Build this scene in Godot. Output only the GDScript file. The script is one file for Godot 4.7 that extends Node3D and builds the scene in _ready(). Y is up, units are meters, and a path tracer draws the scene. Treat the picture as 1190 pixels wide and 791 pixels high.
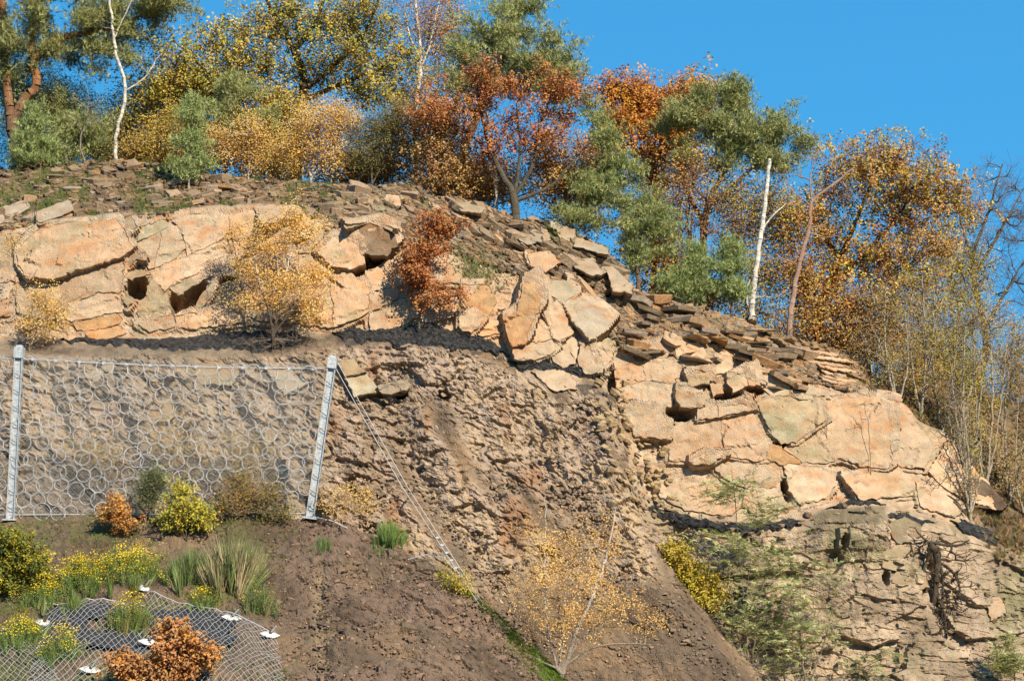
extends Node3D
# A sandstone cliff with coal seams above a netted slope, autumn trees along its ridge.
# Survey helpers turn a bearing measured in the photograph (u, v) and a distance into a point in metres.

const F := 2243.0
const PITCH := 13.5
const EYE := Vector3(0, 1.7, 0)
var cosp := cos(deg_to_rad(PITCH))
var sinp := sin(deg_to_rad(PITCH))
var rng := RandomNumberGenerator.new()
var M := {}
var clump := {}
var n_low := FastNoiseLite.new()
var n_mid := FastNoiseLite.new()
var n_fine := FastNoiseLite.new()
var n_cell := FastNoiseLite.new()
var n_cell2 := FastNoiseLite.new()
var n_crack := FastNoiseLite.new()
var n_patch := FastNoiseLite.new()
var used := {}


func pt(u: float, v: float, d: float) -> Vector3:
	var cx := (u - 595.0) / F
	var cy := (395.5 - v) / F
	var k := cosp - cy * sinp
	return EYE + Vector3(cx / k, (cy * cosp + sinp) / k, -1.0) * d


# ------------------------------------------------------------------ environment
func set_camera_and_light() -> void:
	var cam := Camera3D.new()
	cam.name = "camera"
	cam.fov = 2.0 * rad_to_deg(atan(395.5 / F))
	cam.position = EYE
	cam.rotation_degrees = Vector3(PITCH, 0, 0)
	cam.far = 4000.0
	add_child(cam)
	cam.current = true
	var e := Environment.new()
	e.background_mode = Environment.BG_SKY
	e.tonemap_mode = Environment.TONE_MAPPER_LINEAR
	e.tonemap_exposure = 1.75
	e.sdfgi_enabled = true
	e.ssao_enabled = true
	e.ssil_enabled = true
	var sm := ProceduralSkyMaterial.new()
	sm.sky_top_color = Color(0.17, 0.455, 0.668)
	sm.sky_horizon_color = Color(0.298, 0.62, 0.805)
	sm.sky_curve = 0.22
	sm.ground_bottom_color = Color(0.30, 0.25, 0.20)
	sm.ground_horizon_color = Color(0.42, 0.42, 0.40)
	sm.sun_angle_max = 3.0
	var sky := Sky.new()
	sky.sky_material = sm
	e.sky = sky
	var we := WorldEnvironment.new()
	we.environment = e
	we.name = "world_environment"
	add_child(we)
	var sun := DirectionalLight3D.new()
	sun.name = "sun"
	sun.light_color = Color(1.0, 0.94, 0.84)
	sun.light_energy = 1.6
	sun.light_angular_distance = 0.5
	sun.shadow_enabled = true
	sun.rotation_degrees = Vector3(-34, 31, 0)
	add_child(sun)


# ------------------------------------------------------------------ naming and metadata
func numbered(called: String) -> String:
	var k: int = used.get(called, 0)
	used[called] = k + 1
	return called if k == 0 else "%s_%03d" % [called, k]


func tag(o: Node, label: String, category: String, group := "", kind := "") -> void:
	if label: o.set_meta("label", label)
	if category: o.set_meta("category", category)
	if group: o.set_meta("group", group)
	if kind: o.set_meta("kind", kind)


func thing(called: String, at: Vector3, label: String, category: String, group := "") -> Node3D:
	var o := Node3D.new()
	o.name = numbered(called)
	o.position = at
	add_child(o)
	tag(o, label, category, group)
	return o


func part(called: String, mesh: Mesh, mat: Material, parent: Node) -> MeshInstance3D:
	var o := MeshInstance3D.new()
	o.name = called
	o.mesh = mesh
	o.material_override = mat
	parent.add_child(o, true)
	return o


func many(called: String, mesh: Mesh, mat: Material, buf: PackedFloat32Array, parent: Node) -> MultiMeshInstance3D:
	var mm := MultiMesh.new()
	mm.transform_format = MultiMesh.TRANSFORM_3D
	mm.use_colors = true
	mm.mesh = mesh
	mm.instance_count = buf.size() / 16
	mm.buffer = buf
	var o := MultiMeshInstance3D.new()
	o.name = called
	o.multimesh = mm
	o.material_override = mat
	parent.add_child(o, true)
	return o


func push(buf: PackedFloat32Array, b: Basis, p: Vector3, c: Color) -> void:
	buf.append_array([b.x.x, b.y.x, b.z.x, p.x, b.x.y, b.y.y, b.z.y, p.y, b.x.z, b.y.z, b.z.z, p.z, c.r, c.g, c.b, 1.0])


# ------------------------------------------------------------------ textures and materials
func noise(freq: float, type: int, octaves: int, sd: int) -> FastNoiseLite:
	var n := FastNoiseLite.new()
	n.frequency = freq
	n.noise_type = type
	n.fractal_type = FastNoiseLite.FRACTAL_FBM if octaves > 1 else FastNoiseLite.FRACTAL_NONE
	n.fractal_octaves = octaves
	n.seed = sd
	return n


# grain: fine and coarse speckle multiplied over the vertex colours; warm / cool drift of the minerals
func grain_texture(size: int, sd: int, contrast: float, hue: float, streak: float) -> ImageTexture:
	var a := noise(0.012, FastNoiseLite.TYPE_SIMPLEX_SMOOTH, 6, sd).get_seamless_image(size, size).get_data()
	var b := noise(0.11, FastNoiseLite.TYPE_SIMPLEX, 3, sd + 1).get_seamless_image(size, size).get_data()
	var c := noise(0.018, FastNoiseLite.TYPE_SIMPLEX_SMOOTH, 4, sd + 2).get_seamless_image(size, size).get_data()
	var out := PackedByteArray()
	out.resize(size * size * 3)
	for i in size * size:
		var y := i / size
		var x := i % size
		var s := b[((y * 3) % size) * size + (x / 4)] / 255.0 - 0.5
		var g := 0.88 + contrast * (a[i] / 255.0 - 0.5) + 0.30 * (b[i] / 255.0 - 0.5) + streak * s
		var h := hue * (c[i] / 255.0 - 0.5)
		out[i * 3] = clampi(int(255 * (g + h)), 0, 255)
		out[i * 3 + 1] = clampi(int(255 * g), 0, 255)
		out[i * 3 + 2] = clampi(int(255 * (g - h * 1.3)), 0, 255)
	return ImageTexture.create_from_image(Image.create_from_data(size, size, false, Image.FORMAT_RGB8, out))


func height_texture(size: int, sd: int, freq: float) -> ImageTexture:
	return ImageTexture.create_from_image(noise(freq, FastNoiseLite.TYPE_SIMPLEX, 6, sd).get_seamless_image(size, size))


func cracked_texture(size: int, sd: int) -> ImageTexture:
	var n := noise(0.0055, FastNoiseLite.TYPE_CELLULAR, 1, sd)
	n.cellular_return_type = FastNoiseLite.RETURN_DISTANCE2_SUB
	n.domain_warp_enabled = true
	n.domain_warp_amplitude = 60.0
	n.domain_warp_frequency = 0.02
	var a := n.get_seamless_image(size, size, false, false, 0.1, false).get_data()
	var b := noise(0.05, FastNoiseLite.TYPE_SIMPLEX, 6, sd + 1).get_seamless_image(size, size).get_data()
	var low := 255
	for k in a: low = mini(low, k)
	var out := PackedByteArray()
	out.resize(size * size)
	for i in size * size:
		var crack := clampf((a[i] - low) / 3.0, 0.0, 1.0)
		out[i] = clampi(int(150 * (b[i] / 255.0) + 80 * crack), 0, 255)
	return ImageTexture.create_from_image(Image.create_from_data(size, size, false, Image.FORMAT_L8, out))


func stone(tex: Texture2D, relief: Texture2D, metres: float, depth: float, rough := 0.95) -> StandardMaterial3D:
	var m := StandardMaterial3D.new()
	m.vertex_color_use_as_albedo = true
	m.albedo_texture = tex
	m.roughness = rough
	m.metallic_specular = 0.3
	m.uv1_triplanar = true
	m.uv1_world_triplanar = true
	m.uv1_scale = Vector3.ONE / metres
	if relief:
		m.heightmap_enabled = true
		m.heightmap_texture = relief
		m.heightmap_scale = depth
	return m


func plain(c: Color, rough := 0.85, metal := 0.0) -> StandardMaterial3D:
	var m := StandardMaterial3D.new()
	m.albedo_color = c.linear_to_srgb()
	m.roughness = rough
	m.metallic = metal
	return m


func leafy(through: float) -> StandardMaterial3D:
	var m := StandardMaterial3D.new()
	m.vertex_color_use_as_albedo = true
	m.roughness = 0.6
	m.metallic_specular = 0.35
	m.cull_mode = BaseMaterial3D.CULL_DISABLED
	if through > 0.0:
		m.backlight_enabled = true
		m.backlight = Color(through, through * 0.8, through * 0.4)
	return m


func make_materials() -> void:
	var g1 := grain_texture(768, 11, 0.16, 0.10, 0.14)
	var g2 := grain_texture(768, 31, 0.34, 0.14, 0.0)
	var h1 := cracked_texture(1024, 51)
	var h2 := height_texture(768, 61, 0.05)
	M.face = stone(g2, h2, 2.3, 3.5)
	M.block = stone(g1, h1, 3.4, 2.0)
	M.soil = stone(g2, h2, 1.7, 3.0)
	M.coal = stone(g2, h2, 0.8, 2.5, 0.42)
	M.coal.metallic_specular = 0.45
	M.rubble = stone(g2, h2, 1.1, 2.0)
	M.bark = stone(g2, h2, 0.6, 2.0)
	var dash := noise(0.05, FastNoiseLite.TYPE_SIMPLEX, 3, 71)
	var bark := Image.create(256, 256, false, Image.FORMAT_RGB8)
	for y in 256:
		for x in 256:
			var d := dash.get_noise_2d(x * 0.22, y * 2.4) + 0.4 * dash.get_noise_2d(x * 0.1 + 90.0, y * 0.3)
			var k := 0.22 if d > 0.34 else 0.93 + 0.12 * dash.get_noise_2d(x * 2.0, y * 3.0)
			bark.set_pixel(x, y, Color(k, k * 0.985, k * 0.96))
	M.birch = stone(ImageTexture.create_from_image(bark), h2, 0.55, 1.0)
	M.leaf = leafy(0.75)
	M.needle = leafy(0.5)
	M.grass = leafy(0.35)
	M.steel = plain(Color(0.55, 0.58, 0.60), 0.5, 0.35)
	M.steel.albedo_texture = g2
	M.steel.uv1_triplanar = true
	M.steel.uv1_scale = Vector3.ONE * 1.5
	M.wire = plain(Color(0.41, 0.415, 0.42), 0.55, 0.2)
	M.thin_wire = plain(Color(0.38, 0.38, 0.37), 0.55, 0.1)
	M.dark_wire = plain(Color(0.06, 0.055, 0.05), 0.7, 0.3)
	M.plate = plain(Color(0.62, 0.62, 0.59), 0.6, 0.1)
	M.plate.albedo_texture = g2
	M.plate.uv1_triplanar = true
	M.plate.uv1_scale = Vector3.ONE * 2.0
	M.rust = plain(Color(0.10, 0.07, 0.05), 0.8, 0.2)
	M.fleece = plain(Color(0.022, 0.022, 0.024), 0.9)


# ------------------------------------------------------------------ mesh helpers
class Shape:
	var v := PackedVector3Array()
	var n := PackedVector3Array()
	var c := PackedColorArray()
	var i := PackedInt32Array()

	func mesh() -> ArrayMesh:
		var a := []
		a.resize(Mesh.ARRAY_MAX)
		a[Mesh.ARRAY_VERTEX] = v
		a[Mesh.ARRAY_NORMAL] = n
		if c.size() == v.size() and c.size() > 0: a[Mesh.ARRAY_COLOR] = c
		if i.size(): a[Mesh.ARRAY_INDEX] = i
		var m := ArrayMesh.new()
		m.add_surface_from_arrays(Mesh.PRIMITIVE_TRIANGLES, a)
		return m

	func tri(a: Vector3, b: Vector3, d: Vector3, col: Color) -> void:   # clockwise seen from the front
		var nn := (d - a).cross(b - a).normalized()
		v.append_array([a, b, d]); n.append_array([nn, nn, nn]); c.append_array([col, col, col])
		var k := i.size()
		i.append_array([v.size() - 3, v.size() - 2, v.size() - 1])

	func tube(p: Vector3, q: Vector3, r0: float, r1: float, sides: int, c0: Color, c1: Color) -> void:
		var d := q - p
		if d.length_squared() < 1e-9: return
		d = d.normalized()
		var x := d.cross(Vector3.UP if absf(d.y) < 0.95 else Vector3.RIGHT).normalized()
		var y := d.cross(x)
		var at := v.size()
		for k in sides:
			var a := TAU * k / sides
			var w := x * cos(a) + y * sin(a)
			v.append(p + w * r0); v.append(q + w * r1)
			n.append(w); n.append(w)
			c.append(c0); c.append(c1)
		for k in sides:
			var a0 := at + k * 2
			var b0 := at + ((k + 1) % sides) * 2
			i.append_array([a0, a0 + 1, b0, b0, a0 + 1, b0 + 1])

	func path(pts: Array, r0: float, r1: float, sides: int, col: Color) -> void:
		for k in pts.size() - 1:
			var t0 := float(k) / (pts.size() - 1)
			var t1 := float(k + 1) / (pts.size() - 1)
			tube(pts[k], pts[k + 1], lerpf(r0, r1, t0), lerpf(r0, r1, t1), sides, col, col)

	func box(o: Vector3, x: Vector3, y: Vector3, z: Vector3, col: Color) -> void:   # centre and half axes
		var f := [[x, y, z], [-x, z, y], [y, z, x], [-y, x, z], [z, x, y], [-z, y, x]]
		for s in f:
			var at := v.size()
			v.append_array([o + s[0] - s[1] - s[2], o + s[0] + s[1] - s[2], o + s[0] + s[1] + s[2], o + s[0] - s[1] + s[2]])
			var nn: Vector3 = s[0].normalized()
			n.append_array([nn, nn, nn, nn]); c.append_array([col, col, col, col])
			if (s[1].cross(s[2])).dot(s[0]) > 0:
				i.append_array([at, at + 2, at + 1, at, at + 3, at + 2])
			else:
				i.append_array([at, at + 1, at + 2, at, at + 2, at + 3])


class Leaves:
	var v := PackedVector3Array()
	var n := PackedVector3Array()
	var c := PackedColorArray()
	var tinted := {}

	func add(src: Mesh, t: Transform3D, col: Color) -> void:
		var key := [src, col]
		if not tinted.has(key):
			var a := src.surface_get_arrays(0)
			var cs: PackedColorArray = a[Mesh.ARRAY_COLOR]
			for k in cs.size(): cs[k] = Color(cs[k].r * col.r, cs[k].g * col.g, cs[k].b * col.b)
			tinted[key] = [a[Mesh.ARRAY_VERTEX], a[Mesh.ARRAY_NORMAL], cs]
		var s: Array = tinted[key]
		v.append_array(t * (s[0] as PackedVector3Array))
		n.append_array(Transform3D(t.basis.orthonormalized(), Vector3.ZERO) * (s[1] as PackedVector3Array))
		c.append_array(s[2])

	func mesh() -> ArrayMesh:
		var a := []
		a.resize(Mesh.ARRAY_MAX)
		a[Mesh.ARRAY_VERTEX] = v
		a[Mesh.ARRAY_NORMAL] = n
		a[Mesh.ARRAY_COLOR] = c
		var m := ArrayMesh.new()
		m.add_surface_from_arrays(Mesh.PRIMITIVE_TRIANGLES, a)
		return m


func line_at(pl: Array, x: float) -> float:
	if x <= pl[0][0]: return pl[0][1]
	for k in range(1, pl.size()):
		if x <= pl[k][0]:
			var t: float = (x - pl[k - 1][0]) / (pl[k][0] - pl[k - 1][0])
			return lerpf(pl[k - 1][1], pl[k][1], t)
	return pl[pl.size() - 1][1]


func smooth_mesh(v: PackedVector3Array, c: PackedColorArray, cols: int, rows: int) -> ArrayMesh:
	var idx := PackedInt32Array()
	idx.resize((cols - 1) * (rows - 1) * 6)
	var k := 0
	for j in rows - 1:
		for i in cols - 1:
			var a := j * cols + i
			idx[k] = a; idx[k + 1] = a + cols; idx[k + 2] = a + 1
			idx[k + 3] = a + 1; idx[k + 4] = a + cols; idx[k + 5] = a + cols + 1
			k += 6
	var arr := []
	arr.resize(Mesh.ARRAY_MAX)
	arr[Mesh.ARRAY_VERTEX] = v
	arr[Mesh.ARRAY_COLOR] = c
	arr[Mesh.ARRAY_INDEX] = idx
	var m := ArrayMesh.new()
	m.add_surface_from_arrays(Mesh.PRIMITIVE_TRIANGLES, arr)
	var st := SurfaceTool.new()
	st.create_from(m, 0)
	st.generate_normals()
	return st.commit()


# the same sheet with every face flat: broken rock has no soft edges
func broken_mesh(v: PackedVector3Array, c: PackedColorArray, cols: int, rows: int) -> ArrayMesh:
	var count := (cols - 1) * (rows - 1) * 6
	var vs := PackedVector3Array(); var ns := PackedVector3Array(); var cs := PackedColorArray()
	vs.resize(count); ns.resize(count); cs.resize(count)
	var k := 0
	for j in rows - 1:
		for i in cols - 1:
			var a := j * cols + i
			var p := v[a]; var q := v[a + cols]; var r := v[a + 1]; var s := v[a + cols + 1]
			var n0 := (r - p).cross(q - p).normalized()
			var n1 := (s - r).cross(q - r).normalized()
			vs[k] = p; vs[k + 1] = q; vs[k + 2] = r; vs[k + 3] = r; vs[k + 4] = q; vs[k + 5] = s
			ns[k] = n0; ns[k + 1] = n0; ns[k + 2] = n0; ns[k + 3] = n1; ns[k + 4] = n1; ns[k + 5] = n1
			cs[k] = c[a]; cs[k + 1] = c[a + cols]; cs[k + 2] = c[a + 1]; cs[k + 3] = c[a + 1]; cs[k + 4] = c[a + cols]; cs[k + 5] = c[a + cols + 1]
			k += 6
	var arr := []
	arr.resize(Mesh.ARRAY_MAX)
	arr[Mesh.ARRAY_VERTEX] = vs
	arr[Mesh.ARRAY_NORMAL] = ns
	arr[Mesh.ARRAY_COLOR] = cs
	var m := ArrayMesh.new()
	m.add_surface_from_arrays(Mesh.PRIMITIVE_TRIANGLES, arr)
	return m


# ------------------------------------------------------------------ the lie of the cliff
var ridge := [[-90, 196], [0, 194], [60, 190], [110, 186], [160, 186], [210, 198], [260, 206], [330, 210], [395, 216], [430, 218], [475, 213], [505, 228], [540, 233], [570, 242], [600, 252], [640, 262], [672, 274], [705, 288], [722, 312], [738, 338], [790, 352], [850, 367], [900, 385], [960, 404], [1004, 416], [1012, 436], [1060, 446], [1120, 452], [1190, 470], [1290, 490]]
var cliff_top := [[-90, 268], [50, 260], [110, 256], [150, 250], [230, 247], [340, 242], [390, 262], [480, 256], [520, 262], [600, 290], [660, 320], [700, 352], [740, 388], [800, 394], [870, 408], [900, 430], [960, 440], [1000, 452], [1060, 488], [1120, 538], [1160, 590], [1290, 640]]
var seam := [[-90, 392], [100, 394], [280, 396], [380, 384], [470, 380], [540, 390], [590, 410], [612, 426], [690, 440], [715, 456], [738, 572], [800, 596], [930, 602], [960, 588], [1030, 584], [1090, 600], [1160, 632], [1290, 660]]
# openings where blocks have fallen out: bearing, half width, half height, turn, how deep
var hollows := [[160, 334, 13, 15, 0.0, 0.9], [222, 345, 26, 9, -0.62, 0.7], [204, 352, 8, 14, 0.2, 0.6], [266, 336, 16, 14, 0.0, 0.4], [283, 312, 7, 16, 0.0, 0.6], [434, 303, 20, 8, -0.5, 0.9], [414, 316, 10, 7, 0.0, 0.6], [789, 482, 19, 9, 0.0, 0.9], [815, 452, 14, 5, -0.1, 0.6], [842, 462, 20, 6, -0.15, 0.6], [876, 455, 13, 5, -0.1, 0.6], [859, 412, 4, 14, 0.0, 0.8],
	[668, 415, 6, 12, 0.4, 0.6], [658, 392, 12, 6, 0.5, 0.5], [466, 456, 9, 6, 0.5, 0.6], [516, 458, 9, 7, 0.0, 0.6], [715, 445, 9, 16, 0.2, 0.5], [914, 570, 6, 14, -0.2, 0.7], [907, 517, 10, 4, 0.0, 0.5], [1085, 650, 8, 20, 0.0, 0.6], [1030, 672, 4, 10, 0.1, 0.4], [978, 632, 4, 10, 0.0, 0.4], [690, 330, 24, 8, 0.6, 0.5], [640, 320, 20, 7, 0.5, 0.5], [575, 300, 16, 7, 0.2, 0.5], [715, 350, 16, 7, 0.7, 0.6]]
var edge := [[330, 690], [400, 706], [470, 724], [540, 739], [600, 750], [650, 776], [700, 812], [750, 850], [800, 892], [860, 940]]
var left_columns := [
	[-90, [[194, 54.0], [228, 51.8], [255, 50.2], [266, 49.9], [388, 49.2], [402, 48.4], [416, 47.8], [600, 45.6], [830, 44.6]]],
	[100, [[186, 54.3], [228, 51.9], [250, 50.3], [264, 49.9], [390, 49.2], [402, 48.6], [416, 47.8], [600, 45.6], [830, 44.6]]],
	[220, [[200, 54.0], [236, 51.4], [250, 50.1], [388, 49.2], [416, 47.8], [600, 45.6], [830, 44.2]]],
	[320, [[208, 53.4], [238, 51.0], [252, 50.0], [388, 49.2], [416, 47.9], [600, 45.6], [830, 43.6]]],
	[400, [[214, 52.6], [236, 51.2], [264, 50.2], [290, 49.8], [386, 49.2], [412, 48.2], [600, 45.8], [830, 43.0]]],
	[500, [[228, 52.2], [258, 51.0], [282, 50.3], [372, 49.4], [392, 48.9], [422, 48.2], [600, 46.2], [700, 44.9], [830, 42.8]]],
	[600, [[250, 52.2], [292, 51.0], [332, 50.0], [420, 49.0], [450, 48.3], [600, 46.6], [700, 45.3], [830, 43.2]]],
	[690, [[280, 52.2], [330, 50.8], [430, 49.3], [462, 48.6], [600, 46.9], [700, 45.6], [830, 43.6]]],
]
var right_columns := [
	[690, [[280, 52.2], [330, 51.2], [390, 50.3], [450, 50.0], [560, 49.4], [600, 49.1], [650, 48.8], [830, 47.6]]],
	[800, [[352, 52.5], [386, 51.0], [400, 50.4], [560, 49.5], [590, 49.2], [612, 48.9], [830, 47.6]]],
	[900, [[384, 53.0], [406, 51.8], [420, 50.8], [440, 50.3], [560, 49.6], [600, 49.2], [616, 48.8], [830, 47.4]]],
	[1000, [[412, 53.5], [440, 52.3], [456, 51.0], [472, 50.7], [578, 49.9], [590, 49.2], [622, 48.9], [830, 47.2]]],
	[1060, [[440, 57.0], [472, 53.2], [492, 51.4], [590, 50.2], [612, 49.5], [830, 47.4]]],
	[1120, [[450, 59.0], [520, 53.4], [542, 51.8], [622, 50.6], [830, 47.6]]],
	[1190, [[470, 61.0], [560, 55.5], [602, 52.6], [642, 51.4], [830, 48.0]]],
	[1290, [[490, 62.0], [602, 54.5], [652, 52.0], [830, 48.5]]],
]


func columns_at(cols: Array, u: float, v: float) -> float:
	if u <= cols[0][0]: return line_at(cols[0][1], v)
	for k in range(1, cols.size()):
		if u <= cols[k][0]:
			var t: float = (u - cols[k - 1][0]) / (cols[k][0] - cols[k - 1][0])
			t = lerpf(t, t * t * (3.0 - 2.0 * t), 0.5)
			return lerpf(line_at(cols[k - 1][1], v), line_at(cols[k][1], v), t)
	return line_at(cols[cols.size() - 1][1], v)


func depth(u: float, v: float) -> float:
	var e := line_at(edge, v)
	var w := smoothstep(e - 30.0, e + 14.0, u)
	if w <= 0.0: return columns_at(left_columns, u, v)
	if w >= 1.0: return columns_at(right_columns, u, v)
	return lerpf(columns_at(left_columns, u, v), columns_at(right_columns, u, v), w)


func hollow(u: float, v: float) -> float:
	var h := 0.0
	for a in hollows:
		var du: float = u - a[0]
		var dv: float = v - a[1]
		if absf(du) > 34.0 or absf(dv) > 34.0: continue
		var c: float = cos(a[4]); var s: float = sin(a[4])
		var r := Vector2((du * c + dv * s) / a[2], (-du * s + dv * c) / a[3]).length()
		h = maxf(h, a[5] * (1.0 - smoothstep(0.75, 1.0, r)))
	return h


func on_cliff(u: float, v: float, out := 0.0) -> Vector3:
	return pt(u, v, depth(u, v)) + Vector3(0, 0, out)


func cliff_normal(u: float, v: float) -> Vector3:
	var a := on_cliff(u - 4, v)
	var b := on_cliff(u + 4, v)
	var c := on_cliff(u, v - 4)
	var d := on_cliff(u, v + 4)
	return (b - a).cross(c - d).normalized()


# zones: how far a spot belongs to top soil, sandstone, flaky shale, scree, bedded mudstone
func sandstone_colour(p: Vector3, k := 0.0) -> Color:
	var a := n_patch.get_noise_3d(p.x, p.y * 1.3, p.z + k)
	var b := n_low.get_noise_3d(p.x * 2.0 + 40.0, p.y * 3.0, p.z + k)
	var c := Color(0.48, 0.34, 0.225)
	c = c.lerp(Color(0.52, 0.315, 0.175), clampf(a * 1.6, 0, 1))
	c = c.lerp(Color(0.43, 0.34, 0.235), clampf(-a * 1.6, 0, 1))
	c = c.lerp(Color(0.33, 0.28, 0.17), clampf(b * 1.7 - 0.2, 0, 0.75))
	var f := n_fine.get_noise_3d(p.x * 0.8 + 5.0, p.y * 1.6, p.z + k)
	c = c.lerp(Color(0.58, 0.44, 0.30), clampf(f * 1.4 - 0.15, 0, 0.6))
	c = c.lerp(Color(0.44, 0.21, 0.09), clampf(-f * 1.5 - 0.25, 0, 0.6))
	return c


func shale_colour(p: Vector3, cell: float) -> Color:
	var a := n_patch.get_noise_3d(p.x * 1.4 + 9.0, p.y * 0.7, p.z)
	var c := Color(0.375, 0.28, 0.20)
	c = c.lerp(Color(0.47, 0.345, 0.21), clampf(a * 1.8, 0, 1))
	c = c.lerp(Color(0.26, 0.185, 0.12), clampf(-a * 1.8, 0, 1))
	c = c.lerp(Color(0.42, 0.32, 0.25), clampf(cell * 1.2 - 0.2, 0, 0.8))
	c = c.lerp(Color(0.30, 0.15, 0.07), clampf(n_low.get_noise_3d(p.x * 3.0, p.y, 7.0) * 2.0 - 0.5, 0, 0.7))
	return c


# fractured rock: every cell of a jittered grid is a plane of its own with its own set-back and tilt
var cell_at := PackedVector2Array()
var cell_plane := PackedVector3Array()


func make_cells() -> void:
	var r := RandomNumberGenerator.new()
	r.seed = 404
	for k in 4096:
		cell_at.append(Vector2(r.randf_range(0.08, 0.92), r.randf_range(0.08, 0.92)))
		cell_plane.append(Vector3(r.randf_range(-0.5, 0.5), r.randf_range(-0.5, 0.5), r.randf_range(-0.5, 0.5)))


func facet(x: float, y: float, tilt: float) -> float:
	var ix := floori(x)
	var iy := floori(y)
	var best := 9.0
	var got := 0
	var off := Vector2.ZERO
	for cy in range(iy - 1, iy + 2):
		for cx in range(ix - 1, ix + 2):
			var k := ((cy & 63) << 6) | (cx & 63)
			var j := cell_at[k]
			var d := Vector2(x - cx - j.x, y - cy - j.y)
			var l := d.length_squared()
			if l < best:
				best = l
				got = k
				off = d
	var p := cell_plane[got]
	return p.x + tilt * (p.y * off.x + p.z * off.y)


func soil_colour(p: Vector3) -> Color:
	var a := n_patch.get_noise_3d(p.x * 1.8, p.y * 1.8 + 31.0, p.z * 1.8)
	var c := Color(0.155, 0.112, 0.077)
	c = c.lerp(Color(0.24, 0.16, 0.095), clampf(a * 1.8, 0, 1))
	c = c.lerp(Color(0.10, 0.068, 0.046), clampf(-a * 1.8, 0, 1))
	return c


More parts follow.
